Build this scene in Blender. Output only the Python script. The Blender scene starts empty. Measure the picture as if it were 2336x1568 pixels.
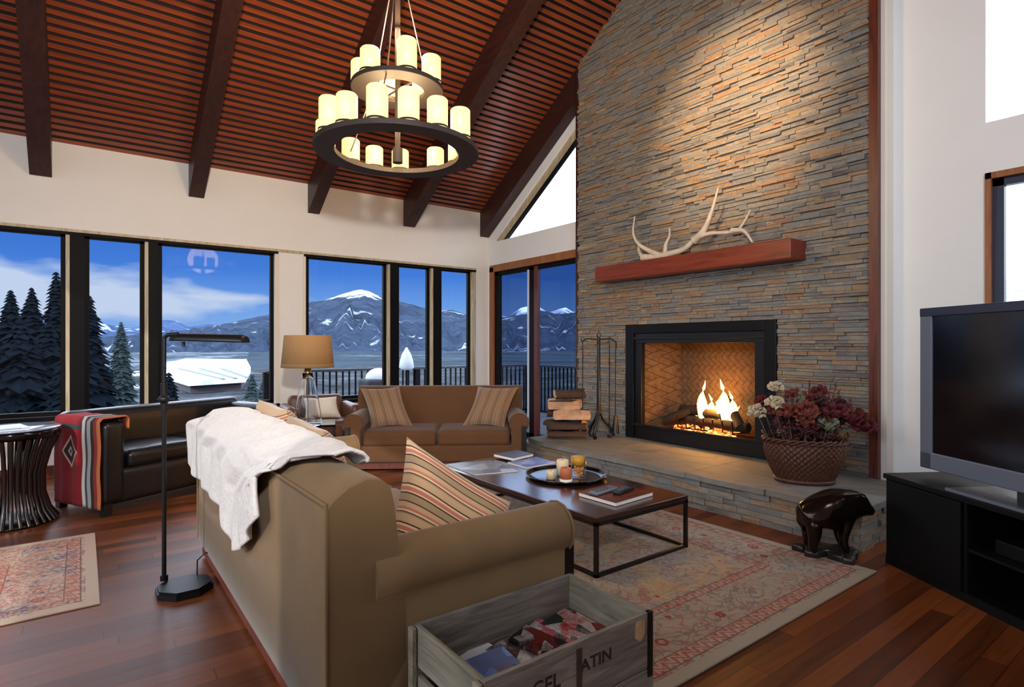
import bpy, bmesh, math, random
from mathutils import Vector, Matrix
R = math.radians
PI = math.pi
random.seed(7)
sc = bpy.context.scene
COL = sc.collection

# ------------------------------------------------------------------ camera
FPX, CX, CY, EYE = 1305.0, 1168.0, 789.0, 1.35
YAW = math.atan(983 / 1305)
SY, CYW = math.sin(YAW), math.cos(YAW)
cam = bpy.data.cameras.new('camera')
cam.sensor_fit = 'HORIZONTAL'; cam.sensor_width = 36
cam.lens = FPX / 2336 * 36
cam.shift_y = (CY - 784) / 2336
cam.clip_start = 0.05; cam.clip_end = 30000
co = bpy.data.objects.new('camera', cam); COL.objects.link(co)
co.location = (0, 0, EYE); co.rotation_euler = (R(90), 0, -YAW)
sc.camera = co

# ------------------------------------------------------------------ exposure
vs = sc.view_settings
vs.view_transform = 'Standard'; vs.look = 'None'; vs.gamma = 1; vs.exposure = 0.0; vs.use_curve_mapping = False

# ------------------------------------------------------------------ node helpers
class N:
    """one scalar node socket with arithmetic"""
    def __init__(s, nt, sock): s.nt = nt; s.s = sock
    def op(s, o, *a, clamp=False):
        n = s.nt.nodes.new('ShaderNodeMath'); n.operation = o; n.use_clamp = clamp
        for i, v in enumerate((s,) + a):
            if isinstance(v, N): s.nt.links.new(v.s, n.inputs[i])
            else: n.inputs[i].default_value = v
        return N(s.nt, n.outputs[0])
    def __add__(s, b): return s.op('ADD', b)
    def __sub__(s, b): return s.op('SUBTRACT', b)
    def __mul__(s, b): return s.op('MULTIPLY', b)
    def __truediv__(s, b): return s.op('DIVIDE', b)
    def abs(s): return s.op('ABSOLUTE')
    def frac(s): return s.op('FRACT')
    def sin(s): return s.op('SINE')
    def lt(s, b): return s.op('LESS_THAN', b)
    def gt(s, b): return s.op('GREATER_THAN', b)
    def min(s, b): return s.op('MINIMUM', b)
    def max(s, b): return s.op('MAXIMUM', b)
    def inside(s, a, b): return s.gt(a) * s.lt(b)
    def sat(s): return s.op('MULTIPLY', 1.0, clamp=True)

class M:
    """material builder"""
    def __init__(s, name):
        s.m = bpy.data.materials.new(name); s.m.use_nodes = True
        s.nt = s.m.node_tree; s.b = s.nt.nodes['Principled BSDF']
        s.out = s.nt.nodes['Material Output']
    def link(s, a, b): s.nt.links.new(a, b)
    def coords(s, kind='Object', scale=(1, 1, 1), rot=(0, 0, 0)):
        t = s.nt.nodes.new('ShaderNodeTexCoord'); mp = s.nt.nodes.new('ShaderNodeMapping')
        mp.inputs['Scale'].default_value = scale; mp.inputs['Rotation'].default_value = rot
        s.link(t.outputs[kind], mp.inputs['Vector']); return mp.outputs[0]
    def xyz(s, kind='Object'):
        t = s.nt.nodes.new('ShaderNodeTexCoord'); x = s.nt.nodes.new('ShaderNodeSeparateXYZ')
        s.link(t.outputs[kind], x.inputs[0]); return [N(s.nt, o) for o in x.outputs]
    def noise(s, vec, scale, detail=4, rough=.55, dist=0.0):
        n = s.nt.nodes.new('ShaderNodeTexNoise'); n.inputs['Scale'].default_value = scale
        n.inputs['Detail'].default_value = detail; n.inputs['Roughness'].default_value = rough
        n.inputs['Distortion'].default_value = dist
        if vec is not None: s.link(vec, n.inputs['Vector'])
        return N(s.nt, n.outputs[0])
    def voro(s, vec, scale, feature='F1', rnd=1.0):
        n = s.nt.nodes.new('ShaderNodeTexVoronoi'); n.inputs['Scale'].default_value = scale
        n.feature = feature; n.inputs['Randomness'].default_value = rnd
        if vec is not None: s.link(vec, n.inputs['Vector'])
        return n
    def ramp(s, fac, stops, interp='LINEAR'):
        n = s.nt.nodes.new('ShaderNodeValToRGB'); cr = n.color_ramp; cr.interpolation = interp
        while len(cr.elements) > 1: cr.elements.remove(cr.elements[-1])
        cr.elements[0].position = stops[0][0]; cr.elements[0].color = (*stops[0][1], 1)
        for p, c in stops[1:]:
            e = cr.elements.new(p); e.color = (*c, 1)
        s.link(fac.s if isinstance(fac, N) else fac, n.inputs[0]); return n.outputs[0]
    def mix(s, fac, a, b):
        n = s.nt.nodes.new('ShaderNodeMix'); n.data_type = 'RGBA'
        if isinstance(fac, N): s.link(fac.s, n.inputs[0])
        else: n.inputs[0].default_value = fac
        for i, v in ((6, a), (7, b)):
            if isinstance(v, tuple): n.inputs[i].default_value = (*v, 1)
            else: s.link(v, n.inputs[i])
        return n.outputs[2]
    def color(s, c):
        if isinstance(c, tuple): s.b.inputs['Base Color'].default_value = (*c, 1)
        else: s.link(c, s.b.inputs['Base Color'])
    def rough(s, r): 
        if isinstance(r, N): s.link(r.s, s.b.inputs['Roughness'])
        else: s.b.inputs['Roughness'].default_value = r
    def bump(s, h, strength=.3, dist=.01):
        n = s.nt.nodes.new('ShaderNodeBump'); n.inputs['Strength'].default_value = strength
        n.inputs['Distance'].default_value = dist
        s.link(h.s, n.inputs['Height']); s.link(n.outputs[0], s.b.inputs['Normal'])

def srgb(r, g, b):
    f = lambda v: (v / 255) / 12.92 if v / 255 <= .04045 else ((v / 255 + .055) / 1.055) ** 2.4
    return (f(r), f(g), f(b))

# ------------------------------------------------------------------ world: winter sky
w = bpy.data.worlds.new('winter_sky'); sc.world = w; w.use_nodes = True
nt = w.node_tree; nt.nodes.clear()
def wn(t): return nt.nodes.new(t)
tc = wn('ShaderNodeTexCoord'); sx = wn('ShaderNodeSeparateXYZ'); nt.links.new(tc.outputs['Generated'], sx.inputs[0])
X_, Y_, Z_ = [N(nt, o) for o in sx.outputs]
mp = wn('ShaderNodeMapping'); mp.inputs['Scale'].default_value = (1, 1, 3.2); nt.links.new(tc.outputs['Generated'], mp.inputs[0])
nz = wn('ShaderNodeTexNoise'); nz.inputs['Scale'].default_value = 5.0; nz.inputs['Detail'].default_value = 7; nt.links.new(mp.outputs[0], nz.inputs['Vector'])
cl = N(nt, nz.outputs[0])
def wramp(fac, stops):
    n = wn('ShaderNodeValToRGB'); cr = n.color_ramp
    while len(cr.elements) > 1: cr.elements.remove(cr.elements[-1])
    cr.elements[0].position = stops[0][0]; cr.elements[0].color = (*stops[0][1], 1)
    for p, c in stops[1:]:
        e = cr.elements.new(p); e.color = (*c, 1)
    nt.links.new(fac.s, n.inputs[0]); return n.outputs[0]
def wmix(fac, a, b):
    n = wn('ShaderNodeMix'); n.data_type = 'RGBA'; nt.links.new(fac.s, n.inputs[0])
    for i, v in ((6, a), (7, b)):
        if isinstance(v, tuple): n.inputs[i].default_value = (*v, 1)
        else: nt.links.new(v, n.inputs[i])
    return n.outputs[2]
blue = wramp(Z_, [(0.0, srgb(150, 185, 235)), (.06, srgb(120, 168, 232)), (.12, srgb(72, 130, 218)), (.2, srgb(50, 105, 200)), (1, srgb(45, 90, 180))])
# low cloud bank standing over the valley, thicker to the left
bank = (cl - (Z_ - .075).abs() * 7.5 + (X_ * -.75) + .30)
lowc = ((bank - .50) * 6.0).sat()
c1 = wmix(lowc, blue, srgb(205, 218, 238))
# high bright overcast deck above the blue band, and hazy white glare towards +X
deck = ((Z_ - .15 + (cl - .5) * .04) * 22.0).sat()
glare = ((X_ - .90 + (cl - .5) * .1) * 14.0).sat()
c2 = wmix(deck.max(glare), c1, (4.2, 4.6, 5.2))
bg = wn('ShaderNodeBackground'); nt.links.new(c2, bg.inputs[0]); bg.inputs[1].default_value = 1.0
wo = wn('ShaderNodeOutputWorld'); nt.links.new(bg.outputs[0], wo.inputs[0])

# ------------------------------------------------------------------ lights
def light(name, kind, loc, energy, color=(1, 1, 1), target=None, **kw):
    l = bpy.data.lights.new(name, kind); l.energy = energy; l.color = color
    for k, v in kw.items(): setattr(l, k, v)
    o = bpy.data.objects.new(name, l); COL.objects.link(o); o.location = loc
    if target is not None:
        o.rotation_euler = (Vector(target) - Vector(loc)).to_track_quat('-Z', 'Y').to_euler()
    return o
light('sun', 'SUN', (0, 0, 50), 2.2, (1, .95, .88), (45, 40, 22), angle=R(.6))
# the photographer's flash on its stand above the camera (it throws the table's and chandelier's shadows)
light('flash', 'SPOT', (-.05, 0, 2.24), 800, (1, .97, .93), (2.6, 6, 3.5), spot_size=R(110), spot_blend=1.0, shadow_soft_size=.09)
# ceiling spot that washes the stone
light('stone_spot', 'SPOT', (1.9, 2.5, 5.3), 1500, (1, .66, .36), (5.1, 3.14, 3.62), spot_size=R(34), spot_blend=1.0, shadow_soft_size=.05)
# added fill light behind the camera, brightens the right wall
light('right_wall_fill', 'AREA', (.6, -2.4, 4.4), 34, (.94, .97, 1), (5.25, .8, 2.9), shape='RECTANGLE', size=1.6, size_y=1.0, spread=R(80))

# ------------------------------------------------------------------ mesh helpers
class MB:
    def __init__(s): s.v = []; s.f = []; s.mi = []; s.sm = []
    def add(s, vs, fs, mat=0, smooth=False):
        o = len(s.v); s.v += [tuple(v) for v in vs]
        s.f += [tuple(i + o for i in f) for f in fs]; s.mi += [mat] * len(fs); s.sm += [smooth] * len(fs)
        return s
    def box(s, a, b, mat=0, rot=None, piv=None):
        x0, y0, z0 = a; x1, y1, z1 = b
        vs = [Vector(p) for p in ((x0, y0, z0), (x1, y0, z0), (x1, y1, z0), (x0, y1, z0), (x0, y0, z1), (x1, y0, z1), (x1, y1, z1), (x0, y1, z1))]
        if rot is not None:
            p = Vector(piv) if piv is not None else (vs[0] + vs[6]) / 2
            vs = [rot @ (v - p) + p for v in vs]
        return s.add(vs, [(0, 3, 2, 1), (4, 5, 6, 7), (0, 1, 5, 4), (1, 2, 6, 5), (2, 3, 7, 6), (3, 0, 4, 7)], mat)
    def cyl(s, p, q, r, r2=None, n=16, mat=0, caps=True, smooth=True):
        p = Vector(p); q = Vector(q); r2 = r if r2 is None else r2
        d = (q - p).normalized(); u = d.orthogonal().normalized(); v = d.cross(u)
        vs = []
        for c, rr in ((p, r), (q, r2)):
            for i in range(n):
                a = 2 * PI * i / n; vs.append(c + (u * math.cos(a) + v * math.sin(a)) * rr)
        fs = [(i, (i + 1) % n, n + (i + 1) % n, n + i) for i in range(n)]
        s.add(vs, fs, mat, smooth)
        if caps: s.add(vs[:n], [tuple(range(n))[::-1]], mat); s.add(vs[n:], [tuple(range(n))], mat)
        return s
    def lathe(s, prof, c=(0, 0, 0), n=32, mat=0, smooth=True, sx=1, sy=1):
        vs = []
        for r, z in prof:
            for i in range(n):
                a = 2 * PI * i / n; vs.append((c[0] + r * math.cos(a) * sx, c[1] + r * math.sin(a) * sy, c[2] + z))
        fs = []
        for k in range(len(prof) - 1):
            for i in range(n):
                j = (i + 1) % n; fs.append((k * n + i, k * n + j, (k + 1) * n + j, (k + 1) * n + i))
        return s.add(vs, fs, mat, smooth)
    def tube(s, pts, rad, n=10, mat=0, caps=True):
        pts = [Vector(p) for p in pts]; m = len(pts)
        if not isinstance(rad, (list, tuple)): rad = [rad] * m
        vs = []; u = None
        for k in range(m):
            d = (pts[min(k + 1, m - 1)] - pts[max(k - 1, 0)]).normalized()
            if u is None: u = d.orthogonal().normalized()
            else: u = (u - d * u.dot(d)).normalized()
            v = d.cross(u)
            for i in range(n):
                a = 2 * PI * i / n; vs.append(pts[k] + (u * math.cos(a) + v * math.sin(a)) * rad[k])
        fs = [(k * n + i, k * n + (i + 1) % n, (k + 1) * n + (i + 1) % n, (k + 1) * n + i) for k in range(m - 1) for i in range(n)]
        s.add(vs, fs, mat, True)
        if caps: s.add(vs[:n], [tuple(range(n))[::-1]], mat); s.add(vs[-n:], [tuple(range(n))], mat)
        return s
    def prism(s, poly, axis, a, b, mat=0, smooth=False):
        """poly: 2D points in the two other axes, extruded along axis from a to b"""
        def P(u, v, t): return {'x': (t, u, v), 'y': (u, t, v), 'z': (u, v, t)}[axis]
        n = len(poly); vs = [P(u, v, a) for u, v in poly] + [P(u, v, b) for u, v in poly]
        s.add(vs, [(i, (i + 1) % n, n + (i + 1) % n, n + i) for i in range(n)], mat, smooth)
        s.add(vs[:n], [tuple(range(n))[::-1]], mat); s.add(vs[n:], [tuple(range(n))], mat)
        return s
    def grid(s, fn, nu, nv, mat=0, smooth=True, wrap=False):
        vs = [fn(i / nu, j / nv) for j in range(nv + 1) for i in range(nu + 1)]
        fs = [(j * (nu + 1) + i, j * (nu + 1) + i + 1, (j + 1) * (nu + 1) + i + 1, (j + 1) * (nu + 1) + i) for j in range(nv) for i in range(nu)]
        return s.add(vs, fs, mat, smooth)
    def sphere(s, c, r, n=12, mat=0, scale=(1, 1, 1)):
        prof = [(math.sin(PI * k / n) * r, -math.cos(PI * k / n) * r * scale[2]) for k in range(n + 1)]
        prof[0] = (1e-4, prof[0][1]); prof[-1] = (1e-4, prof[-1][1])
        return s.lathe(prof, c, n=n * 2, mat=mat, sx=scale[0], sy=scale[1])
    def soft(s, c, size, r, crown=0.0, mat=0, m=None, k=3, n=6, warp=None):
        """rounded, crowned box (cushions)"""
        h = [v / 2 for v in size]
        def axis(hh):
            rr = min(r, hh * .98); a = [-hh + rr * t / k for t in range(k)]
            b = [-(hh - rr) + 2 * (hh - rr) * t / n for t in range(n + 1)]
            return a + b + [-x for x in a[::-1]]
        ax = [axis(q) for q in h]
        def put(p):
            p = Vector(p); q = Vector([max(-(h[i] - min(r, h[i] * .98)), min(h[i] - min(r, h[i] * .98), p[i])) for i in range(3)])
            d = p - q
            if d.length > 1e-6: p = q + d.normalized() * min(r, min(h) * .98)
            f = (1 - min(1, (p.x / h[0]) ** 2)) * (1 - min(1, (p.y / h[1]) ** 2))
            p.z += crown * f * (1 if p.z > 0 else -1 if crown and abs(p.z) > 0 else 0)
            if warp: p = warp(p)
            if m is not None: p = m @ p
            return p + Vector(c)
        for i, j, l in ((0, 1, 2), (1, 2, 0), (2, 0, 1)):
            for sg in (-1, 1):
                A, B = ax[i], ax[j]; vs = []
                for b in B:
                    for a in A:
                        p = [0, 0, 0]; p[i] = a; p[j] = b; p[l] = sg * h[l]; vs.append(put(p))
                na = len(A); fs = []
                for y in range(len(B) - 1):
                    for x in range(na - 1):
                        q = (y * na + x, y * na + x + 1, (y + 1) * na + x + 1, (y + 1) * na + x)
                        fs.append(q if sg > 0 else q[::-1])
                s.add(vs, fs, mat, True)
        return s
    def build(s, name, mats, parent=None, merge=0.0, bevel=0.0, sub=0, smooth=None, loc=None, solid=0.0):
        me = bpy.data.meshes.new(name); me.from_pydata(s.v, [], s.f)
        if not isinstance(mats, (list, tuple)): mats = [mats]
        for m in mats: me.materials.append(m.m if isinstance(m, M) else m)
        me.polygons.foreach_set('material_index', s.mi); me.polygons.foreach_set('use_smooth', s.sm if smooth is None else [smooth] * len(s.f))
        if merge:
            bm = bmesh.new(); bm.from_mesh(me); bmesh.ops.remove_doubles(bm, verts=bm.verts, dist=merge)
            bmesh.ops.recalc_face_normals(bm, faces=bm.faces); bm.to_mesh(me); bm.free()
        me.update()
        o = bpy.data.objects.new(name, me); COL.objects.link(o)
        if parent is not None: o.parent = parent
        if loc is not None: o.location = loc
        if solid:
            md = o.modifiers.new('solid', 'SOLIDIFY'); md.thickness = solid; md.offset = 0
        if bevel:
            md = o.modifiers.new('bevel', 'BEVEL'); md.width = bevel; md.segments = 2; md.limit_method = 'ANGLE'; md.angle_limit = R(50)
        if sub:
            md = o.modifiers.new('sub', 'SUBSURF'); md.levels = sub; md.render_levels = sub
        return o

def tag(o, label=None, cat=None, group=None, kind=None):
    if label: o['label'] = label
    if cat: o['category'] = cat
    if group: o['group'] = group
    if kind: o['kind'] = kind
    return o
def thing(name, label, cat, loc=(0, 0, 0), rotz=0.0, group=None):
    o = bpy.data.objects.new(name, None); COL.objects.link(o); o.location = loc; o.rotation_euler = (0, 0, rotz)
    o.empty_display_size = .1
    return tag(o, label, cat, group)
def struct_root(name):
    o = bpy.data.objects.new(name, None); COL.objects.link(o); o['kind'] = 'structure'; return o
def struct(name, mb, mat, **kw):
    return tag(mb.build(name, mat, **kw), kind='structure')
def copy_tree(o, parent=None):
    c = o.copy(); COL.objects.link(c)
    if parent is not None: c.parent = parent
    for ch in list(o.children): copy_tree(ch, c)
    return c

# ------------------------------------------------------------------ materials
def simple(name, c, rough=.5, metal=0.0, var=0.0, scale=8, bump=0.0, spec=None, sheen=0.0, coat=0.0):
    m = M(name); m.rough(rough); m.b.inputs['Metallic'].default_value = metal
    if var or bump:
        n = m.noise(m.coords(), scale, 5)
        if var:
            m.color(m.ramp(n, [(.25, tuple(x * (1 - var) for x in c)), (.75, tuple(min(1, x * (1 + var)) for x in c))]))
        else: m.color(c)
        if bump: m.bump(n, bump, .01)
    else: m.color(c)
    if spec is not None: m.b.inputs['Specular IOR Level'].default_value = spec
    if sheen: m.b.inputs['Sheen Weight'].default_value = sheen; m.b.inputs['Sheen Roughness'].default_value = .4
    if coat: m.b.inputs['Coat Weight'].default_value = coat
    return m
def wood(name, c1, c2, axis=0, rough=.4, scale=2.0, stretch=14, bump=.15, coat=0.0):
    m = M(name); sc3 = [stretch] * 3; sc3[axis] = 1.0
    v = m.coords('Object', tuple(x * 1.0 for x in sc3))
    n = m.noise(v, scale, 6, .6, 1.2)
    m.color(m.ramp(n, [(.3, c1), (.7, c2)])); m.rough(rough); m.bump(n, bump, .004)
    if coat: m.b.inputs['Coat Weight'].default_value = coat; m.b.inputs['Coat Roughness'].default_value = .15
    return m
def emit(name, c, strength, base=None):
    m = M(name); m.color(base or c); m.b.inputs['Emission Color'].default_value = (*c, 1); m.b.inputs['Emission Strength'].default_value = strength
    return m

MAT = {}
MAT['paint'] = simple('warm_white_paint', srgb(232, 226, 218), .7, var=.02, scale=3)
MAT['paint_near'] = simple('white_paint', srgb(236, 238, 240), .7, var=.02, scale=3)
MAT['slat'] = wood('mahogany_slats', srgb(114, 46, 26), srgb(166, 80, 42), 0, .34, 1.2, 20, .05, .6)
MAT['slat_back_shade'] = simple('backing_and_groove_shade', srgb(26, 12, 9), .8)
MAT['beam'] = wood('dark_beam_wood', srgb(38, 20, 18), srgb(66, 34, 28), 1, .45, 1.5, 12, .2)
MAT['black'] = simple('black_metal', srgb(22, 22, 25), .42, .6)
MAT['blackpaint'] = simple('black_paint', srgb(14, 14, 16), .35)
MAT['bronze'] = simple('dark_bronze_frame', srgb(13, 11, 12), .55, spec=.12)
MAT['jamb'] = wood('pale_wood_jamb', srgb(158, 140, 108), srgb(206, 190, 158), 2, .5, 2, 10)
MAT['casing'] = wood('oak_casing', srgb(128, 74, 40), srgb(168, 108, 62), 2, .45, 2, 14)
MAT['redwood'] = wood('red_brown_trim', srgb(70, 28, 20), srgb(112, 50, 34), 2, .4, 2, 14)
MAT['mantel'] = wood('mantel_mahogany', srgb(96, 34, 18), srgb(138, 56, 32), 1, .38, 2.5, 10, .12)
MAT['velvet'] = simple('tan_velvet', srgb(114, 88, 56), .85, var=.12, scale=5, bump=.05, sheen=.12)
MAT['velvet_dark'] = simple('brown_tan_velvet', srgb(94, 60, 32), .85, var=.12, scale=5, bump=.05, sheen=.1)
MAT['throw'] = simple('cream_knit', srgb(192, 186, 184), .9, var=.07, scale=45, bump=.6, sheen=.3)
MAT['leather'] = simple('black_leather', srgb(20, 17, 17), .33, var=.2, scale=12, bump=.2)
MAT['saddle'] = simple('saddle_leather', srgb(92, 54, 34), .45, var=.15, scale=10, bump=.2)
MAT['cream'] = simple('cream_cloth', srgb(226, 214, 196), .85, bump=.2, scale=30)
MAT['espresso'] = wood('espresso_wood', srgb(30, 14, 12), srgb(64, 30, 24), 1, .22, 2, 12, .05, .5)
MAT['glossblack'] = simple('glossy_black', srgb(8, 8, 9), .12)
MAT['silver'] = simple('silver_plastic', srgb(120, 128, 144), .35, .4)
MAT['tvblack'] = simple('matt_black_laminate', srgb(7, 7, 8), .5, spec=.2)
MAT['paper'] = simple('white_paper', srgb(236, 234, 228), .7)
MAT['snow'] = simple('snow', (.55, .60, .70), .8, var=.05, scale=.5)
MAT['bark'] = simple('bark', srgb(70, 52, 40), .9, var=.35, scale=14, bump=.8)
MAT['cutwood'] = simple('split_wood', srgb(186, 148, 118), .85, var=.28, scale=14, bump=.4)
MAT['terracotta'] = simple('terracotta_wax', srgb(188, 104, 70), .6, var=.08)
MAT['ivory'] = simple('ivory_wax', srgb(226, 206, 170), .5, var=.05)
MAT['wicker'] = simple('brown_wicker', srgb(74, 38, 24), .45, var=.4, scale=40, bump=.5)
MAT['bronze_bear'] = simple('polished_dark_bronze', srgb(44, 32, 26), .16, .75, var=.5, scale=5, bump=.1)
MAT['antler'] = simple('antler_bone', srgb(206, 190, 172), .5, var=.22, scale=12, bump=.2)
MAT['soot'] = simple('sooty_log', srgb(28, 20, 17), .95, var=.5, scale=16, bump=1.0)

def glass(name, tint=(1, 1, 1), rmin=.03):
    m = M(name); nt = m.nt; nt.nodes.remove(m.b)
    t = nt.nodes.new('ShaderNodeBsdfTransparent'); t.inputs[0].default_value = (*tint, 1)
    g = nt.nodes.new('ShaderNodeBsdfGlossy'); g.inputs['Roughness'].default_value = .02
    lw = nt.nodes.new('ShaderNodeLayerWeight'); lw.inputs[0].default_value = .5
    fr = N(nt, lw.outputs['Facing']); fr = fr.op('POWER', 5.0) * .8 + .007
    mx = nt.nodes.new('ShaderNodeMixShader'); nt.links.new(fr.s, mx.inputs[0])
    nt.links.new(t.outputs[0], mx.inputs[1]); nt.links.new(g.outputs[0], mx.inputs[2]); nt.links.new(mx.outputs[0], m.out.inputs[0])
    return m
MAT['glass'] = glass('window_glass', (.93, .96, 1.0))
MAT['glass_door'] = glass('tinted_door_glass', (.50, .56, .66))
MAT['glass_clear'] = glass('clear_glass', (.97, .98, .98))

def floor_mat():
    m = M('hardwood_planks')
    x, y, z = m.xyz()
    row = (y / .095).op('FLOOR'); fy = (y / .095).frac()
    wnz = m.nt.nodes.new('ShaderNodeTexWhiteNoise'); wnz.noise_dimensions = '1D'; m.link(row.s, wnz.inputs['W'])
    sh = N(m.nt, wnz.outputs['Value'])
    xs = x / 1.6 + sh * 7.0; fx = xs.frac(); col = xs.op('FLOOR')
    w2 = m.nt.nodes.new('ShaderNodeTexWhiteNoise'); w2.noise_dimensions = '2D'
    cb = m.nt.nodes.new('ShaderNodeCombineXYZ'); m.link(row.s, cb.inputs[0]); m.link(col.s, cb.inputs[1]); m.link(cb.outputs[0], w2.inputs['Vector'])
    tone = N(m.nt, w2.outputs['Value'])
    gr = m.noise(m.coords('Object', (1.2, 16, 1)), 2.0, 6, .6, .8)
    t = tone * .38 + gr * .62 + .02
    c = m.ramp(t, [(.15, srgb(54, 26, 11)), (.45, srgb(96, 48, 20)), (.75, srgb(130, 70, 32)), (1, srgb(148, 90, 48))])
    seam = (fy.lt(.03)).max(fx.lt(.003))
    m.color(m.mix(seam * .7, c, srgb(24, 12, 8)))
    m.rough(gr * .2 + .30); m.b.inputs['Specular IOR Level'].default_value = .32; m.bump(seam * -1.0 + gr * .2, .25, .003)
    return m
MAT['floor'] = floor_mat()

def stone_mat(name='ledge_stone'):
    m = M(name); at = m.nt.nodes.new('ShaderNodeAttribute'); at.attribute_name = 'stone_tone'
    t = N(m.nt, at.outputs['Fac'])
    n = m.noise(m.coords('Object', (3, 1.2, 4)), 6, 6, .65, .6)
    n2 = m.noise(m.coords(), 40, 4, .6)
    big = m.noise(m.coords('Object', (1, 1, 1)), .9, 3)
    s = t * .62 + n * .55 + (big - .5) * .5 - .10
    c = m.ramp(s, [(0, srgb(74, 70, 72)), (.16, srgb(118, 114, 112)), (.3, srgb(146, 140, 132)), (.42, srgb(124, 130, 134)), (.52, srgb(164, 150, 130)),
                   (.62, srgb(138, 122, 104)), (.72, srgb(172, 142, 108)), (.80, srgb(150, 110, 84)), (.90, srgb(196, 180, 156)), (1, srgb(132, 100, 84))])
    m.color(m.mix(n2 * .55, c, srgb(70, 66, 64))); m.rough(.72); m.bump(n + n2 * .6, .8, .012)
    return m
MAT['stone'] = stone_mat()
def slab_mat():
    m = M('flagstone'); n = m.noise(m.coords('Object', (1, .5, 1)), 3.5, 6, .6, .8); n2 = m.noise(m.coords(), 20, 5)
    m.color(m.mix(m.noise(m.coords('Object', (1, .35, 1)), 1.1, 2).inside(.60, 2.0) * .8, m.ramp(n, [(.25, srgb(84, 84, 84)), (.5, srgb(124, 124, 120)), (.75, srgb(104, 92, 80))]), srgb(168, 120, 66)))
    m.rough(.45); m.bump(n + n2 * .4, .5, .01); return m
MAT['slab'] = slab_mat(); MAT['slab'].rough(.75)

def rug_mat(name, a, b, base, mar, navy, seed=0.0, busy=0.0):
    base = tuple(v * .78 for v in base)
    """a,b half sizes; local coordinates centred on the rug"""
    m = M(name); x, y, z = m.xyz()
    d = (x.abs() * -1.0 + a).min(y.abs() * -1.0 + b)
    wob = m.noise(m.coords('Object', (1, 1, 1)), 9, 3)
    col = m.ramp(m.noise(m.coords(), 3.0, 4), [(.3, tuple(v * .82 for v in base)), (.7, base)])
    v = m.coords('Object', (1, 1, 1))
    # scrolling vines and flower rings
    vine = (m.noise(v, 7.0, 1, .4, 1.6) - .5).abs().lt(.028)
    vine2 = (m.noise(m.coords('Object', (1, 1, 1), (0, 0, 1.0)), 5.0, 1, .4, 2.4) - .5).abs().lt(.030)
    vo = m.voro(v, 4.6); vd = N(m.nt, vo.outputs['Distance'])
    ring = vd.inside(.10, .16); core = vd.lt(.055)
    vo2 = m.voro(v, 9.0); small = N(m.nt, vo2.outputs['Distance']).inside(.0, .13)
    col = m.mix(vine * .6, col, srgb(104, 106, 104)); col = m.mix(vine2 * .6, col, srgb(160, 96, 84))
    border = d.inside(.17, .42); field = d.gt(.50)
    gold = m.noise(v, 2.2, 2, .5, 1.0).inside(.52, .62)
    col = m.mix(field * gold * .45, col, srgb(196, 164, 110))
    col = m.mix(small * (border * .8 + field * .25), col, navy); col = m.mix(ring * border, col, mar); col = m.mix(core, col, mar)
    # chevron guard bands along the edges
    par = (x + y) * 11.0 + (x - y) * 3.0
    zig = (par.frac() - .5).abs()
    g1 = d.inside(.085, .15); g2 = d.inside(.43, .48)
    zz = ((d * 24.0 + zig * 2.2).frac()).lt(.5)
    col = m.mix((g1 + g2) * zz * .62, col, mar); col = m.mix((g1 + g2) * (zz * -1.0 + 1.0) * .5, col, srgb(206, 160, 140))
    lines = d.inside(.078, .086).max(d.inside(.15, .157)).max(d.inside(.425, .432)).max(d.inside(.478, .486))
    col = m.mix(lines * .7, col, srgb(96, 60, 60))
    col = m.mix(d.lt(.06), col, tuple(v * .9 for v in base))
    if busy:
        q = m.noise(m.coords('Object', (1, 1.8, 1)), 12, 3, .6, .8); q2 = m.noise(m.coords('Object', (1, 1.6, 1), (0, 0, .7)), 2.4, 2)
        ink_ = m.ramp(q2, [(.40, mar), (.50, srgb(186, 122, 104)), (.58, navy)])
        col = m.mix(q.inside(.53, .60).max(q.inside(.40, .45)) * d.gt(.10) * busy, col, ink_)
    m.color(col); m.rough(.95); m.bump(m.noise(m.coords('Object', (1, 1, 1)), 220, 2), .4, .004)
    return m

def stripe_mat(name, axis=0, n=9.0, warm=0.0, dark=1.0):
    """woven stripes; coordinates from a UV-like 0..1 'stripe' attribute"""
    m = M(name); at = m.nt.nodes.new('ShaderNodeAttribute'); at.attribute_name = 'stripe'
    t = N(m.nt, at.outputs['Fac'])
    f = (t * n).frac()
    A = srgb(int(182 * dark), int(148 * dark), int(112 * dark)); B = srgb(int(176 * dark), int(106 * dark), int(84 * dark)); Cc = srgb(60, 34, 28)
    D = srgb(int(150 * dark), int(126 * dark), int(92 * dark)); E_ = srgb(int(206 * dark), int(172 * dark), int(136 * dark))
    c = m.ramp(f, [(0, A), (.20, Cc), (.24, E_), (.30, B), (.40, E_), (.44, Cc), (.48, D), (.66, Cc), (.69, A), (.82, B), (.88, E_), (.93, Cc), (.96, D)], 'CONSTANT')
    m.color(c); m.rough(.9); m.b.inputs['Sheen Weight'].default_value = .2
    m.bump(m.noise(m.coords(), 160, 2), .3, .003)
    return m
MAT['stripe'] = stripe_mat('striped_weave', n=3.2)
MAT['stripe_dark'] = stripe_mat('brown_striped_weave', n=4.0, dark=.80)
MAT['stripe_orange'] = stripe_mat('orange_striped_weave', n=4.0, dark=.92)

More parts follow.
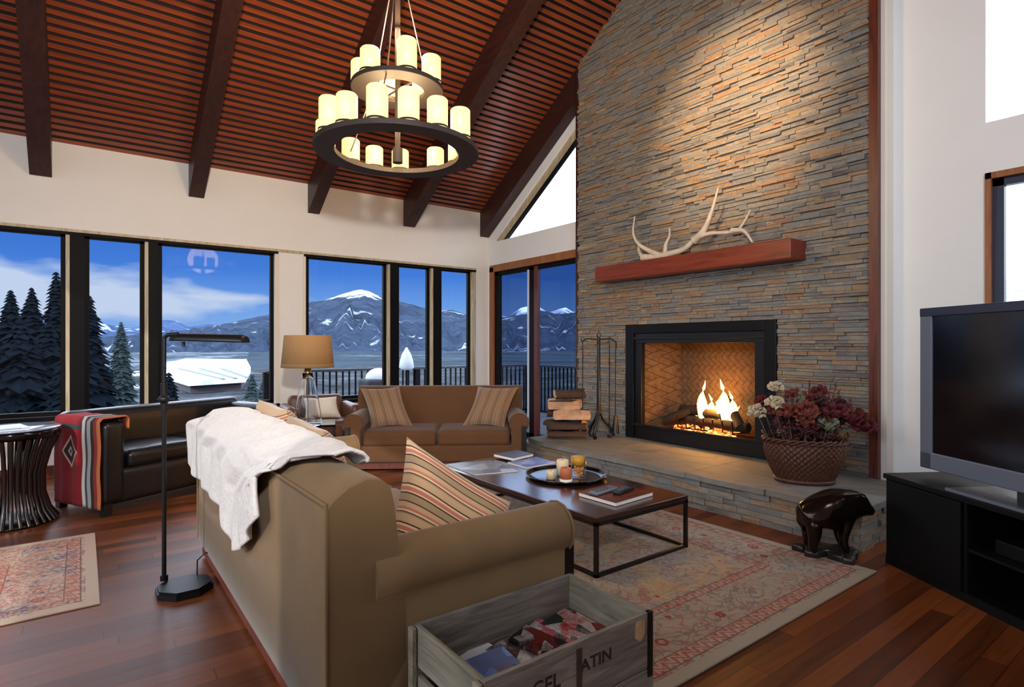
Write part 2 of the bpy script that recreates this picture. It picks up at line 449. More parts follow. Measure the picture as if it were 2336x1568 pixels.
def pillow(name, corners, thick, mat, parent=None, n=22, pinch=.06, stripe=0):
    """soft pillow spanned by four 3D corners (a,b,c,d in order); stripes vary along a->d (stripe=0) or a->b (1)"""
    a, b, c, d = [Vector(p) for p in corners]
    nrm = ((b - a).cross(d - a)).normalized(); mb = MB(); att = []
    for sg in (1, -1):
        vs = []
        for j in range(n + 1):
            for i in range(n + 1):
                u = i / n; v = j / n
                pu = 1 - (2 * u - 1) ** 4; pv = 1 - (2 * v - 1) ** 4
                uu = u + pinch * (0.5 - u) * 2 * 0.5 * (1 - (2 * v - 1) ** 2) * (abs(2 * u - 1) ** 1) * -0.0
                # edges bow inwards between the corners
                bu = pinch * (1 - (2 * v - 1) ** 2) * -(2 * u - 1); bv = pinch * (1 - (2 * u - 1) ** 2) * -(2 * v - 1)
                U = u + bu; V = v + bv
                p = a * (1 - U) * (1 - V) + b * U * (1 - V) + c * U * V + d * (1 - U) * V
                h = thick * .5 * (max(0, pu * pv) ** .55) * (1 + .10 * math.sin(7 * u + 3 * v) * math.sin(5 * v))
                vs.append(p + nrm * h * sg); att.append(v if stripe == 0 else u)
        fs = [(j * (n + 1) + i, j * (n + 1) + i + 1, (j + 1) * (n + 1) + i + 1, (j + 1) * (n + 1) + i) for j in range(n) for i in range(n)]
        if sg < 0: fs = [f[::-1] for f in fs]
        mb.add(vs, fs, 0, True)
    o = mb.build(name, mat, parent)
    at = o.data.attributes.new('stripe', 'FLOAT', 'POINT'); at.data.foreach_set('value', att)
    return o

# ================================================================== THE ROOM
WY, WX, SX = 7.6, 5.25, 5.10          # window wall, right wall, stone face
WL, WF = -4.2, -3.2                   # left wall, wall behind the camera
CZ, K = 3.47, 0.65                    # eave height, roof slope
RY = 1.6                              # ridge
def ceil(y): return CZ + K * (WY - y) if y > RY else CZ + K * (WY - RY) - .9 * (RY - y) * K

fl = MB().box((WL, WF, -.08), (WX, WY, 0)); struct('floor', fl, MAT['floor'])

# window wall, with its two long openings
b = MB(); T = .22
b.box((WL, WY, 0), (WX + T, WY + T, .60)); b.box((WL, WY, 2.56), (WX + T, WY + T, CZ + .12))
b.box((WL, WY, .60), (-2.6, WY + T, 2.56)); b.box((2.01, WY, .60), (2.31, WY + T, 2.56)); b.box((5.0, WY, .60), (WX + T, WY + T, 2.56))
struct('wall_back', b, MAT['paint'])
# right wall: door opening, clerestory, firebox hole, near window and near clerestory
def rect_poly_wall(name, mat):
    b = MB(); x0, x1 = WX, WX + T
    def top(y): return ceil(y) + .1
    def seg(ya, yb, z0, zt=None):
        if zt is None:
            b.prism([(ya, z0), (yb, z0), (yb, top(yb)), (ya, top(ya))], 'x', x0, x1)
        else: b.box((x0, ya, z0), (x1, yb, zt))
    seg(7.53, WY, 0)                                   # pier beside the corner
    seg(5.42, 7.53, 2.60, 3.00)                         # lintel between door and clerestory
    s0, s1 = 7.42, 5.42                                # triangle clerestory under the rafter
    def hyp(y): return 3.02 + .675 * (7.42 - y)
    b.prism([(7.53, 3.0), (7.53, top(7.53)), (5.42, top(5.42)), (5.42, hyp(5.42)), (7.42, 3.02), (7.42, 3.0)][::-1], 'x', x0, x1)
    seg(4.55, 5.42, 0); seg(2.70, 4.55, 1.62)            # behind the stone, above the firebox
    seg(2.70, 4.55, 0, .28); seg(1.25, 2.70, 0)
    seg(-1.2, 1.25, 0, .95); seg(-1.2, 1.25, 2.60, 2.97); seg(-1.2, 1.25, 5.2)
    seg(WF, -1.2, 0)
    return struct(name, b, mat)
rect_poly_wall('wall_right', MAT['paint_near'])
b = MB(); X0_, X1_ = WL - T, WL
def lseg(ya, yb, z0, z1=None):
    b.prism([(ya, z0), (yb, z0), (yb, z1 if z1 else ceil(yb) + .1)] + ([(RY, ceil(RY) + .1)] if z1 is None and ya < RY < yb else []) + [(ya, z1 if z1 else ceil(ya) + .1)], 'x', X0_, X1_)
lseg(WF, -2.2, 0); lseg(5.6, WY, 0); lseg(-2.2, 5.6, 0, .7); lseg(-2.2, 5.6, 2.6, 3.0); lseg(-2.2, 5.6, 4.6); lseg(1.6, 1.8, .7, 4.6)
struct('wall_left', b, MAT['paint'])
for i_, (ya, yb, za, zb) in enumerate(((-2.2, 1.6, .7, 2.6), (1.8, 5.6, .7, 2.6), (-2.2, 1.6, 3.0, 4.6), (1.8, 5.6, 3.0, 4.6))):
    r = struct_root('window_%d' % (11 + i_)); MB().box((WL - .12, ya, za), (WL - .11, yb, zb)).build('pane', MAT['glass_clear'], r)
b = MB().box((WL, WF - T, 0), (WX, WF, ceil(WF) + .1)); struct('wall_front', b, MAT['paint'])

# slatted ceiling: dark deck with one long run of narrow boards
L = math.hypot(1, K); b = MB()
yy = WY; step = .070
def cz(y): return CZ + K * (WY - y)
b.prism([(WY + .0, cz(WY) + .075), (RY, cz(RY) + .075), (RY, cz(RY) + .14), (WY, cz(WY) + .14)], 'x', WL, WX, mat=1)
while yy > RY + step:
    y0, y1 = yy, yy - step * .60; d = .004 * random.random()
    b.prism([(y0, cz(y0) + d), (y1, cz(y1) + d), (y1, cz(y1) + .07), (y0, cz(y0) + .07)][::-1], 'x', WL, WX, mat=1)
    for q_ in range(6):                      # only the face board is mahogany, shade in its grooves is painted dark
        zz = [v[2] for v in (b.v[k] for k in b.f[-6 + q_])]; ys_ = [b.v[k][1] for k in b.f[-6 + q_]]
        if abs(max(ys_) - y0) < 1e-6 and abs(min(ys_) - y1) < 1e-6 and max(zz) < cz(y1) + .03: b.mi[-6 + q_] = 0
    yy -= step
b.prism([(RY, cz(RY)), (WF, ceil(WF)), (WF, ceil(WF) + .1), (RY, cz(RY) + .1)], 'x', WL, WX, mat=0)
struct('ceiling', b, [MAT['slat'], MAT['slat_back_shade']])

# rafters
def rafter(x0, x1, n, lab, RY=RY):
    b = MB(); dep = .39; e = WY - .012
    b.prism([(e, cz(e) - dep), (e, cz(e) - .002), (RY, cz(RY) - .002), (RY, cz(RY) - dep)][::-1], 'x', x0, x1)
    o = b.build('ceiling_rafter', MAT['beam'], bevel=.006)
    tag(o, lab, 'beam', 'rafters under the slatted ceiling')
rafter(-.42, -.24, 1, 'dark wooden rafter furthest left under the slatted ceiling')
rafter(1.0, 1.16, 2, 'dark wooden rafter left of the chandelier, ending above the third window')
rafter(2.37, 2.52, 3, 'dark wooden rafter whose lower end shows just left below the chandelier')
rafter(3.74, 3.92, 4, 'dark wooden rafter whose lower end shows just right below the chandelier')
rafter(5.08, 5.245, 5, 'dark wooden rafter along the right wall above the triangular window', 5.40)

# windows in the back wall
def pane_window(name, x0, x1, z0=.62, z1=2.55, y=WY, jamb_r=False, jamb_l=True, gm='glass'):
    r = struct_root(name); r.location = (0, 0, 0)
    f = MB(); t = .042
    ya, yb = y + .05, y + .10
    f.box((x0, ya, z0), (x0 + t, yb, z1)); f.box((x1 - t, ya, z0), (x1, yb, z1))
    f.box((x0, ya, z0), (x1, yb, z0 + t)); f.box((x0, ya, z1 - t * 1.2), (x1, yb, z1))
    f.build('window_frame', MAT['bronze'], r)
    g = MB().box((x0 + t * .9, y + .07, z0 + t * .9), (x1 - t * .9, y + .078, z1 - t * .9)); g.build('pane', MAT[gm], r)
    return r
edges = [(-2.55, -1.35), (-1.19, -.13), (.03, .57), (.70, 1.96), (2.36, 3.50), (3.66, 4.20), (4.37, 4.93)]
for i, (a, c) in enumerate(edges):
    w_ = pane_window('window_%d' % (i + 1), a, c)
# mullion posts between panes: pale wood on the left reveal, dark to the room
mull = [(-1.35, -1.19), (-.13, .03), (.57, .70), (3.50, 3.66), (4.20, 4.37)]
for i, (a, c) in enumerate(mull):
    r = struct_root('trim_%d' % (i + 1))
    MB().box((a + .035, WY - .012, .60), (c, WY + .12, 2.56)).build('post', MAT['bronze'], r, bevel=.004)
    MB().box((a, WY - .008, .60), (a + .034, WY + .12, 2.56)).build('wood_edge', MAT['jamb'], r)
r = struct_root('trim_6')
MB().box((1.96, WY - .012, .60), (2.012, WY + .12, 2.56)).build('jamb', MAT['cream'], r)
MB().box((2.308, WY - .012, .60), (2.345, WY + .12, 2.56)).build('jamb', MAT['cream'], r)
MB().box((4.93, WY - .012, .60), (5.0, WY + .12, 2.56)).build('jamb', MAT['jamb'], r)
MB().box((-2.6, WY - .03, 2.545), (5.0, WY + .12, 2.575)).build('head_trim', MAT['jamb'], r)
MB().box((-2.6, WY - .02, 2.515), (2.0, WY + .12, 2.548)).build('head_frame', MAT['bronze'], r)
MB().box((2.32, WY - .02, 2.515), (5.0, WY + .12, 2.548)).build('head_frame', MAT['bronze'], r)
MB().box((-2.6, WY - .05, .575), (2.01, WY + .12, .62)).build('window_sill', MAT['bronze'], r)
MB().box((2.31, WY - .05, .575), (5.0, WY + .12, .62)).build('window_sill', MAT['bronze'], r)
struct('baseboard_back', MB().box((WL, WY - .02, 0), (WX, WY, .11)), MAT['redwood'])
struct('baseboard_right', MB().box((WX - .02, -2.9, 0), (WX, 1.6, .11)), MAT['redwood'])

# sliding glass door in the right wall
r = struct_root('door_1')
f = MB(); f.box((WX - .02, 7.44, 0), (WX + .12, 7.55, 2.60)); f.box((WX - .02, 5.42, 2.52), (WX + .12, 7.55, 2.63)); f.build('door_casing', MAT['casing'], r, bevel=.004)
f = MB(); f.box((WX + .01, 7.34, .02), (WX + .08, 7.44, 2.52)); f.box((WX + .01, 5.42, 2.46), (WX + .08, 7.44, 2.53)); f.box((WX + .01, 6.44, .02), (WX + .09, 6.56, 2.5))
f.box((WX + .01, 5.42, .0), (WX + .08, 7.44, .07)); f.build('door_frame', MAT['bronze'], r)
MB().box((WX + .0, 6.562, .30), (WX + .02, 6.60, 2.47)).build('door_pull', simple('brushed_aluminium', srgb(214, 222, 236), .3, .3), r, bevel=.004)
MB().box((WX + .0, 6.36, .02), (WX + .05, 6.44, 2.5)).build('door_stile', MAT['redwood'], r)
MB().box((WX + .04, 5.42, .06), (WX + .048, 6.44, 2.47)).build('door_pane', MAT['glass_door'], r)
MB().box((WX + .05, 6.56, .06), (WX + .058, 7.35, 2.47)).build('door_pane', MAT['glass_door'], r)

# triangular clerestory
r = struct_root('window_8')
def strip(o0, o1, x0, x1):
    return [(7.42 - 0, 3.02 + o1), (5.42, 3.02 + .675 * 2.0 + o1), (5.42, 3.02 + .675 * 2.0 + o0), (7.42, 3.02 + o0)]
MB().prism(strip(-.0, -.11, 0, 0), 'x', WX + .03, WX + .12).build('window_frame', MAT['jamb'], r)
MB().prism(strip(-.115, -.14, 0, 0), 'x', WX + .05, WX + .12).build('inner_frame', MAT['bronze'], r)
MB().prism([(7.36, 3.0), (5.42, 3.0), (5.42, 4.33), (7.36, 3.03)], 'x', WX + .08, WX + .088).build('pane', MAT['glass_clear'], r)
# near window and clerestory
r = struct_root('window_9')
f = MB(); y0, y1, z0, z1 = -1.2, 1.25, .95, 2.60
f.box((WX - .015, y1 - .035, z0), (WX + .10, y1, z1)); f.box((WX - .015, y0, z1 - .045), (WX + .1, y1, z1)); f.build('window_casing', MAT['casing'], r)
f = MB(); f.box((WX + .02, y1 - .10, z0), (WX + .08, y1 - .035, z1 - .045)); f.box((WX + .02, y0, z1 - .10), (WX + .08, y1 - .035, z1 - .045)); f.box((WX + .02, y0, z0), (WX + .08, y1, z0 + .06)); f.box((WX + .02, y0, z0), (WX + .08, y0 + .06, z1)); f.box((WX + .02, .0, z0), (WX + .08, .06, z1)); f.build('window_frame', simple('blue_black_frame', srgb(34, 44, 66), .4), r)
MB().box((WX + .045, y0 + .04, z0 + .05), (WX + .052, y1 - .09, z1 - .09)).build('pane', MAT['glass_clear'], r)
r = struct_root('window_10')
MB().box((WX + .10, -1.2, 2.97), (WX + .108, 1.25, 5.2)).build('pane', MAT['glass_clear'], r)

# ------------------------------------------------------------------ stone chimney face
def stone_mesh(x_face, rects, rowh, lens, jit, name, mat, holes=(), axis='x', topfn=None, back=.06, kindfn=None, seed=1):
    """courses of split stone facing -X"""
    rnd = random.Random(seed); b = MB(); tones = []
    ya, yb, za, zb = rects; z = za
    while z < zb:
        h = rnd.uniform(*rowh); h = min(h, zb - z)
        if h < rowh[0] * .4: break
        y = ya - rnd.uniform(0, lens[0])
        while y < yb:
            l = rnd.uniform(*lens); y0, y1 = max(ya, y), min(yb, y + l); y += l
            if y1 - y0 < .02: continue
            spans = [(y0, y1)]
            for (ha, hb, hz0, hz1) in holes:
                if z + h > hz0 + .01 and z < hz1 - .01:
                    ns = []
                    for s0, s1 in spans:
                        if s1 <= ha or s0 >= hb: ns.append((s0, s1)); continue
                        if s0 < ha: ns.append((s0, ha))
                        if s1 > hb: ns.append((hb, s1))
                    spans = ns
            for s0, s1 in spans:
                if s1 - s0 < .012: continue
                if topfn and z > topfn(s0) + .01: continue
                d = rnd.uniform(0, jit); g = .0015
                xa = x_face - d; vs = []
                for (yy, zz) in ((s0 + g, z + g), (s1 - g, z + g), (s1 - g, z + h - g), (s0 + g, z + h - g)):
                    vs.append((xa + rnd.uniform(-.003, .004), yy, zz))
                for (yy, zz) in ((s0, z), (s1, z), (s1, z + h), (s0, z + h)): vs.append((x_face + back, yy, zz))
                b.add(vs, [(0, 3, 2, 1)[::1], (0, 1, 5, 4), (1, 2, 6, 5), (2, 3, 7, 6), (3, 0, 4, 7)], 0)
                t = rnd.random(); tones += [t] * 5
        z += h
    o = b.build(name, mat)
    at = o.data.attributes.new('stone_tone', 'FLOAT', 'FACE'); at.data.foreach_set('value', tones)
    return o
SY0, SY1 = 1.95, 5.35
hole = (2.72, 4.53, .29, 1.59)
o = stone_mesh(SX, (SY0, SY1, 0, 7.0), (.020, .042), (.08, .34), .032, 'wall_stone', MAT['stone'], [hole], topfn=lambda y: cz(y), seed=3)
tag(o, kind='structure')
o = struct('wall_chimney', MB().box((SX + .05, SY0, 0), (WX + .001, 2.74, 7.1)).box((SX + .05, 4.51, 0), (WX + .001, SY1, 5.0)).box((SX + .05, 2.74, 1.57), (WX + .001, 4.51, 6.0)), simple('mortar', srgb(60, 55, 50), .9))
struct('trim_7', MB().box((SX - .035, 1.885, .29), (WX, 1.95, 7.0)), MAT['redwood'])
struct('trim_8', MB().box((SX - .01, SY1, .0), (WX + .001, SY1 + .045, 4.9)), MAT['beam'])
struct('trim_9', MB().box((SX + .02, 1.84, .0), (WX, 1.884, 7.0)), MAT['paint'])

# raised hearth
HZ = .29
hx, hy0, hy1 = 4.07, 1.62, 5.12
o = stone_mesh(hx, (hy0, hy1, 0, HZ - .045), (.035, .062), (.09, .30), .018, 'hearth_stone', MAT['stone'], seed=9, back=.05)
tag(o, 'low split-stone hearth front running along under the fireplace', 'hearth')
base = o
core = MB().box((hx + .045, hy0 + .02, 0), (SX - .037, hy1, HZ - .046)); core.build('hearth_core', MAT['slab'], base)
# slab top in wide flagstones with a broken edge
b = MB(); rnd = random.Random(4)
cuts = [hy0 - .03, 2.25, 2.95, 3.75, 4.45, hy1 + .05]
for a_, c_ in zip(cuts[:-1], cuts[1:]):
    n = 7; pts = []
    for i in range(n + 1):
        y = a_ + .002 + (c_ - a_ - .004) * i / n; pts.append((hx - .045 + rnd.uniform(-.012, .012) + (.10 * max(0, (y - 4.8) / .35) if y > 4.8 else 0), y))
    poly = pts + [(SX - .036, c_ - .002), (SX - .036, a_ + .002)]
    b.prism(poly, 'z', HZ - .045, HZ - rnd.uniform(0, .003))
edge_m = simple('chiselled_slab_edge', srgb(158, 160, 156), .8, var=.2, scale=20, bump=.6)
o_ = b.build('hearth_slab', [MAT['slab'], edge_m], base, bevel=.004)
for p_ in o_.data.polygons:
    if p_.normal.x < -.5: p_.material_index = 1
# stone on hearth's near end
e = MB(); 
for k in range(6):
    y = 0; x = hx
    while x < SX - .05:
        l = rnd.uniform(.12, .3); x1 = min(SX - .03, x + l)
        e.box((x + .002, hy0 - rnd.uniform(.0, .02), k * .04 + .001), (x1 - .002, hy0 + .03, k * .04 + .039)); x = x1
o = e.build('end_stone', MAT['stone'], base)
at = o.data.attributes.new('stone_tone', 'FLOAT', 'FACE'); at.data.foreach_set('value', [random.random() for _ in o.data.polygons])

# ------------------------------------------------------------------ fireplace insert
fp = thing('fireplace', 'black metal fireplace insert with burning logs set in the stone wall', 'fireplace', (SX, 3.625, HZ))
def L_(y): return y - 3.625
f = MB(); x0 = -.035
f.box((x0, L_(2.72), 0), (.03, L_(2.84), 1.30)); f.box((x0, L_(4.41), 0), (.03, L_(4.53), 1.30)); f.box((x0, L_(2.84), 1.20), (.03, L_(4.41), 1.30))
f.build('surround', MAT['black'], fp, bevel=.005)
f = MB()
f.box((-.012, L_(2.84), 0), (.05, L_(4.41), .16)); f.box((-.012, L_(2.84), 1.09), (.05, L_(4.41), 1.20))
f.box((-.012, L_(2.84), .16), (.05, L_(2.94), 1.09)); f.box((-.012, L_(4.31), .16), (.05, L_(4.41), 1.09))
f.box((-.03, L_(2.84), .14), (-.010, L_(4.41), .17)); f.box((-.03, L_(2.84), 1.13), (-.01, L_(4.41), 1.16)); f.build('face_panel', MAT['blackpaint'], fp, bevel=.003)
def herring():
    m = M('herringbone_firebrick'); x, y, z = m.xyz()
    u = (y + z) * .7071; v = (z - y) * .7071; s = .055
    # basketweave-like diagonal bricks
    cu = (u / s); cv = (v / s)
    par = ((cu.op('FLOOR') + cv.op('FLOOR')) * .25).frac()
    a1 = (cu.frac()).lt(.09); a2 = (cv.frac()).lt(.09)
    joint = (a1 * par.lt(.5)).max(a2 * par.gt(.24))
    c = m.ramp(m.noise(m.coords(), 18, 4), [(.3, srgb(78, 56, 38)), (.7, srgb(108, 82, 56))])
    m.color(m.mix(joint * .9, c, srgb(28, 18, 12))); m.rough(.9); m.bump(joint * -1.0, .6, .006); return m
fb = MB(); D = .50; ya, yb = L_(2.92), L_(4.33); yi0, yi1 = ya + .18, yb - .18
z0, z1 = .10, 1.12
fb.add([(D, yi0, z0), (D, yi1, z0), (D, yi1, z1), (D, yi0, z1)], [(0, 1, 2, 3)])
fb.add([(.04, ya, z0), (D, yi0, z0), (D, yi0, z1), (.04, ya, z1)], [(0, 1, 2, 3)])
fb.add([(.04, yb, z0), (.04, yb, z1), (D, yi1, z1), (D, yi1, z0)], [(0, 1, 2, 3)])
fb.build('firebrick_lining', herring(), fp)
MB().box((.04, ya - .02, .06), (D + .03, yb + .02, .11)).box((.04, ya - .02, z1), (D + .03, yb + .02, z1 + .04)).box((D + .005, yi0 - .1, z0), (D + .04, yi1 + .1, z1)).build('firebox_shell', MAT['blackpaint'], fp)
# grate and logs
g = MB()
for k in range(7):
    y = L_(3.25) + k * .11; g.tube([(.10, y, .30), (.12, y, .17), (.36, y, .17), (.38, y, .30)], .008, 6)
g.tube([(.14, L_(3.2), .165), (.14, L_(3.96), .165)], .008, 6); g.tube([(.34, L_(3.2), .165), (.34, L_(3.96), .165)], .008, 6)
g.build('grate', MAT['blackpaint'], fp)
def logmesh(p, q, r, seed):
    rnd = random.Random(seed); n = 12; m = 9; pts = []; p = Vector(p); q = Vector(q)
    for k in range(m):
        pts.append(p.lerp(q, k / (m - 1)) + Vector((rnd.uniform(-1, 1), rnd.uniform(-1, 1), rnd.uniform(-1, 1))) * r * .12)
    return MB().tube(pts, [r * rnd.uniform(.85, 1.1) for _ in range(m)], n)
logmesh((.20, L_(3.12), .24), (.24, L_(3.86), .25), .055, 1).build('log', MAT['soot'], fp)
logmesh((.32, L_(4.02), .26), (.30, L_(3.30), .24), .06, 2).build('log', MAT['soot'], fp)
logmesh((.14, L_(4.12), .22), (.30, L_(3.72), .40), .045, 3).build('log', MAT['soot'], fp)
logmesh((.18, L_(3.20), .24), (.34, L_(3.45), .50), .05, 4).build('log', MAT['soot'], fp)
logmesh((.22, L_(3.42), .33), (.28, L_(3.98), .36), .05, 5).build('log', MAT['soot'], fp)
m = M('glowing_embers'); n = m.noise(m.coords(), 22, 4, .7)
m.color((.05, .02, .01)); m.rough(.9); m.link(m.ramp(n, [(.42, (.02, .004, 0)), (.55, (1, .16, .02)), (.72, (1, .6, .3))]), m.b.inputs['Emission Color']); m.b.inputs['Emission Strength'].default_value = 4.5
MAT['ember'] = m
b = MB(); rnd = random.Random(5)
for k in range(60):
    b.sphere((rnd.uniform(.10, .36), L_(rnd.uniform(3.25, 3.98)), .13 + rnd.uniform(0, .05)), rnd.uniform(.02, .035), 5, scale=(1, 1.3, .8))
e = b.build('ember_bed', MAT['ember'], fp); e['kind'] = 'stuff'
m = M('flame'); nt_ = m.nt; nt_.nodes.remove(m.b)
em = nt_.nodes.new('ShaderNodeEmission'); tr = nt_.nodes.new('ShaderNodeBsdfTransparent'); mx = nt_.nodes.new('ShaderNodeMixShader')
lw = nt_.nodes.new('ShaderNodeLayerWeight'); lw.inputs[0].default_value = .35
fac = N(nt_, lw.outputs['Facing'])
x, y, z = m.xyz()
m.link(m.ramp(fac, [(0, (1, .78, .36)), (.35, (1, .55, .12)), (.8, (1, .22, .02))]), em.inputs[0]); em.inputs[1].default_value = 7
m.link((fac * 1.25 - .12).sat().s, mx.inputs[0]); m.link(em.outputs[0], mx.inputs[1]); m.link(tr.outputs[0], mx.inputs[2]); m.link(mx.outputs[0], m.out.inputs[0])
MAT['flame'] = m
def flame(c, h, r, seed):
    rnd = random.Random(seed); ph = rnd.uniform(0, 6)
    pts = []; rr = []
    for k in range(15):
        t = k / 14; pts.append((c[0] + .010 * math.sin(5 * t + ph), c[1] + .035 * t * math.sin(6 * t + ph), c[2] + h * t))
        rr.append(max(.0015, r * (math.sin(PI * min(1, t * 1.15 + .18)) ** .8 if t < .72 else (1 - t) * 2.2 * .62)))
    MB().tube(pts, rr, 14).build('flame', MAT['flame'], fp)
for i, (dy, h, r) in enumerate([(3.62, .34, .055), (3.70, .22, .05), (3.54, .20, .04), (3.86, .36, .07), (3.95, .26, .06), (3.78, .18, .05), (4.02, .14, .035)]):
    flame((.24 + .02 * (i % 3), L_(7.3 - dy), .28), h * 1.2, r * 1.05, i)
lf = light('fire_glow', 'POINT', (.20, L_(3.52), .42), 62, (1, .40, .07), shadow_soft_size=.12); lf.parent = fp

# ------------------------------------------------------------------ mantel and antler
mt = MB().box((4.82, 2.46, 2.10), (SX + .02, 4.78, 2.27)); o = mt.build('mantel_shelf', MAT['mantel'], bevel=.006)
tag(o, 'thick red-brown wooden mantel beam on the stone wall above the fireplace', 'mantel')
ant = MB()
def A(y, z, x=4.93): return (x, y, z)
def tine(pts, r0, r1):
    # smooth through control points
    P = [Vector(p) for p in pts]; out = []
    Q = [P[0]] + P + [P[-1]]
    for i in range(1, len(Q) - 2):
        for k in range(6):
            t = k / 6; a, b_, c_, d_ = Q[i - 1], Q[i], Q[i + 1], Q[i + 2]
            out.append(.5 * ((2 * b_) + (-a + c_) * t + (2 * a - 5 * b_ + 4 * c_ - d_) * t * t + (-a + 3 * b_ - 3 * c_ + d_) * t ** 3))
    out.append(P[-1]); n = len(out)
    rr = []
    for i in range(n):
        t = i / (n - 1); rr.append((r0 + (r1 - r0) * t ** .9) * 1.3)
    ant.tube(out, rr, 10)
# main beam: from the burr on the shelf, rising to the right, forking at the end
tine([A(4.16, 2.32), A(3.98, 2.305), A(3.80, 2.315), A(3.62, 2.34), A(3.46, 2.43), A(3.30, 2.45), A(3.10, 2.43), A(2.99, 2.46), A(2.89, 2.60)], .032, .007)
tine([A(3.50, 2.41), A(3.38, 2.50), A(3.29, 2.68), A(3.225, 2.88)], .034, .005)
tine([A(3.08, 2.44), A(2.96, 2.42), A(2.87, 2.30)], .024, .006)
tine([A(3.86, 2.31), A(3.845, 2.42), A(3.80, 2.50), A(3.80, 2.585)], .022, .005)
tine([A(3.92, 2.31), A(4.05, 2.38, 4.90), A(4.18, 2.47, 4.88), A(4.25, 2.60, 4.88), A(4.245, 2.78, 4.90)], .026, .005)
tine([A(4.0, 2.31), A(4.15, 2.32, 4.95), A(4.24, 2.40, 4.97), A(4.25, 2.52, 4.97)], .028, .008)
o = ant.build('elk_antler', MAT['antler']); tag(o, 'pale elk antler with long upright tines lying on the mantel shelf', 'antler')

# ================================================================== furniture
def box_legs(*a): pass
def sofa(name, label, W, Dp, Hb, Ha, seatz, ncush, loc, rotz, mat, back_t=.17, posts=True, backcush=0):
    t = thing(name, label, 'sofa', loc, rotz)
    hw, hd = W / 2, Dp / 2
    # plinth
    MB().box((-hw + .03, -hd + .10, .02), (hw - .03, hd - .02, .115)).build('plinth', MAT['redwood'], t, bevel=.004)
    # body: seat box under the cushions
    MB().soft((0, -.02, (.11 + seatz - .16) / 2 + .0), (W - .10, Dp - .16, seatz - .16 - .11 + .03), .02, mat=0).build('seat_base', mat, t, merge=1e-4)
    # back: upright slab with a rolled, inward sloping top; profile in (y,z)
    y0 = hd; pr = [(y0, .11), (y0 - .002, .5), (y0, Hb - .075), (y0 - .018, Hb - .055), (y0 - .07, Hb - .018), (y0 - .13, Hb), (y0 - .18, Hb - .008), (y0 - .215, Hb - .04), (y0 - .23, Hb - .10), (y0 - .27, seatz), (y0 - .27, .3), (y0 - .12, .11)]
    bk = MB(); n = len(pr); xs = [-hw + .001, -hw + .006, -hw + .03] + [-hw + .03 + (W - .06) * i / 10 for i in range(1, 10)] + [hw - .03, hw - .006, hw - .001]
    cy, cz_ = y0 - .12, .55; vs = []
    for i, xx in enumerate(xs):
        k = .965 if i in (0, len(xs) - 1) else .99 if i in (1, len(xs) - 2) else 1
        for (yy, zz) in pr: vs.append((xx, cy + (yy - cy) * k, cz_ + (zz - cz_) * (1 - (1 - k) * .35)))
    fs = [(i * n + j, i * n + (j + 1) % n, (i + 1) * n + (j + 1) % n, (i + 1) * n + j) for i in range(len(xs) - 1) for j in range(n)]
    bk.add(vs, fs, 0, True); bk.add(vs[:n], [tuple(range(n))], 0); bk.add(vs[-n:], [tuple(range(n))[::-1]], 0)
    ob = bk.build('back', mat, t, merge=1e-5)
    # welt along the outer top seam and down the corner
    MB().tube([(-hw, y0 + .001, .12), (-hw, y0 + .002, Hb - .08), (-hw + .01, y0 + .001, Hb - .068), (hw - .01, y0 + .001, Hb - .068), (hw, y0 + .002, Hb - .08), (hw, y0 + .001, .12)], .006, 6).build('piping', mat, ob)
    # arms
    for s in (-1, 1):
        a = MB(); ax = s * (hw - .085); r = .105; zc = Ha - r
        prof = []
        wi, wo = ax - s * .075, ax + s * .083
        prof = [(wo, .11), (wo, zc - .07)]
        for k in range(13):
            th = -PI * .28 + PI * 1.56 * k / 12
            prof.append((ax + s * .005 + s * r * math.cos(th), zc + r * math.sin(th)))
        prof += [(wi, zc - .07), (wi, .11)]
        n = len(prof); ys = [-hd + .015, -hd + .02, -hd + .04] + [-hd + .04 + (Dp - .2) * i / 6 for i in range(1, 7)]
        vs = []
        for i, yv in enumerate(ys):
            k = (.90, .97, 1)[i] if i < 3 else 1
            for (xx, zz) in prof: vs.append((ax + (xx - ax) * k, yv, (zc + (zz - zc) * k) if zz > zc - .1 else zz))
        fs = [(i * n + j, (i + 1) * n + j, (i + 1) * n + (j + 1) % n, i * n + (j + 1) % n) for i in range(len(ys) - 1) for j in range(n)]
        if s < 0: fs = [f[::-1] for f in fs]
        a.add(vs, fs, 0, True); a.add(vs[:n], [tuple(range(n))], 0); a.add(vs[-n:], [tuple(range(n))[::-1]], 0)
        ao = a.build('arm', mat, t, merge=1e-5)
        a2 = [(ax + (xx - ax) * 1.0, -hd + .02, zz) for xx, zz in prof[2:15]]
        MB().tube(a2, .006, 6).build('piping', mat, ao)
        px_ = s * (hw - .028)
        MB().box((px_ - .027, -hd - .005, 0), (px_ + .027, -hd + .048, zc - .03)).build('post', MAT['blackpaint'], t, bevel=.003)
        MB().box((s * (hw - .09) - .025, hd - .08, 0), (s * (hw - .09) + .025, hd - .03, .11)).build('leg', MAT['blackpaint'], t)
    # cushions
    cw = (W - .34) / ncush
    for i in range(ncush):
        cx = -(W - .34) / 2 + cw * (i + .5)
        MB().soft((cx, -.085, seatz - .07), (cw - .012, Dp - .28, .17), .045, .018).build('seat_cushion', mat, t, merge=1e-4)
    for i in range(backcush):
        cw2 = (W - .36) / backcush; cx = -(W - .36) / 2 + cw2 * (i + .5)
        rot = Matrix.Rotation(R(-80), 3, 'X')
        MB().soft((cx, hd - .30, seatz + .22), (cw2 - .015, .42, .16), .06, .03, m=rot).build('back_cushion', mat, t, merge=1e-4)
    return t
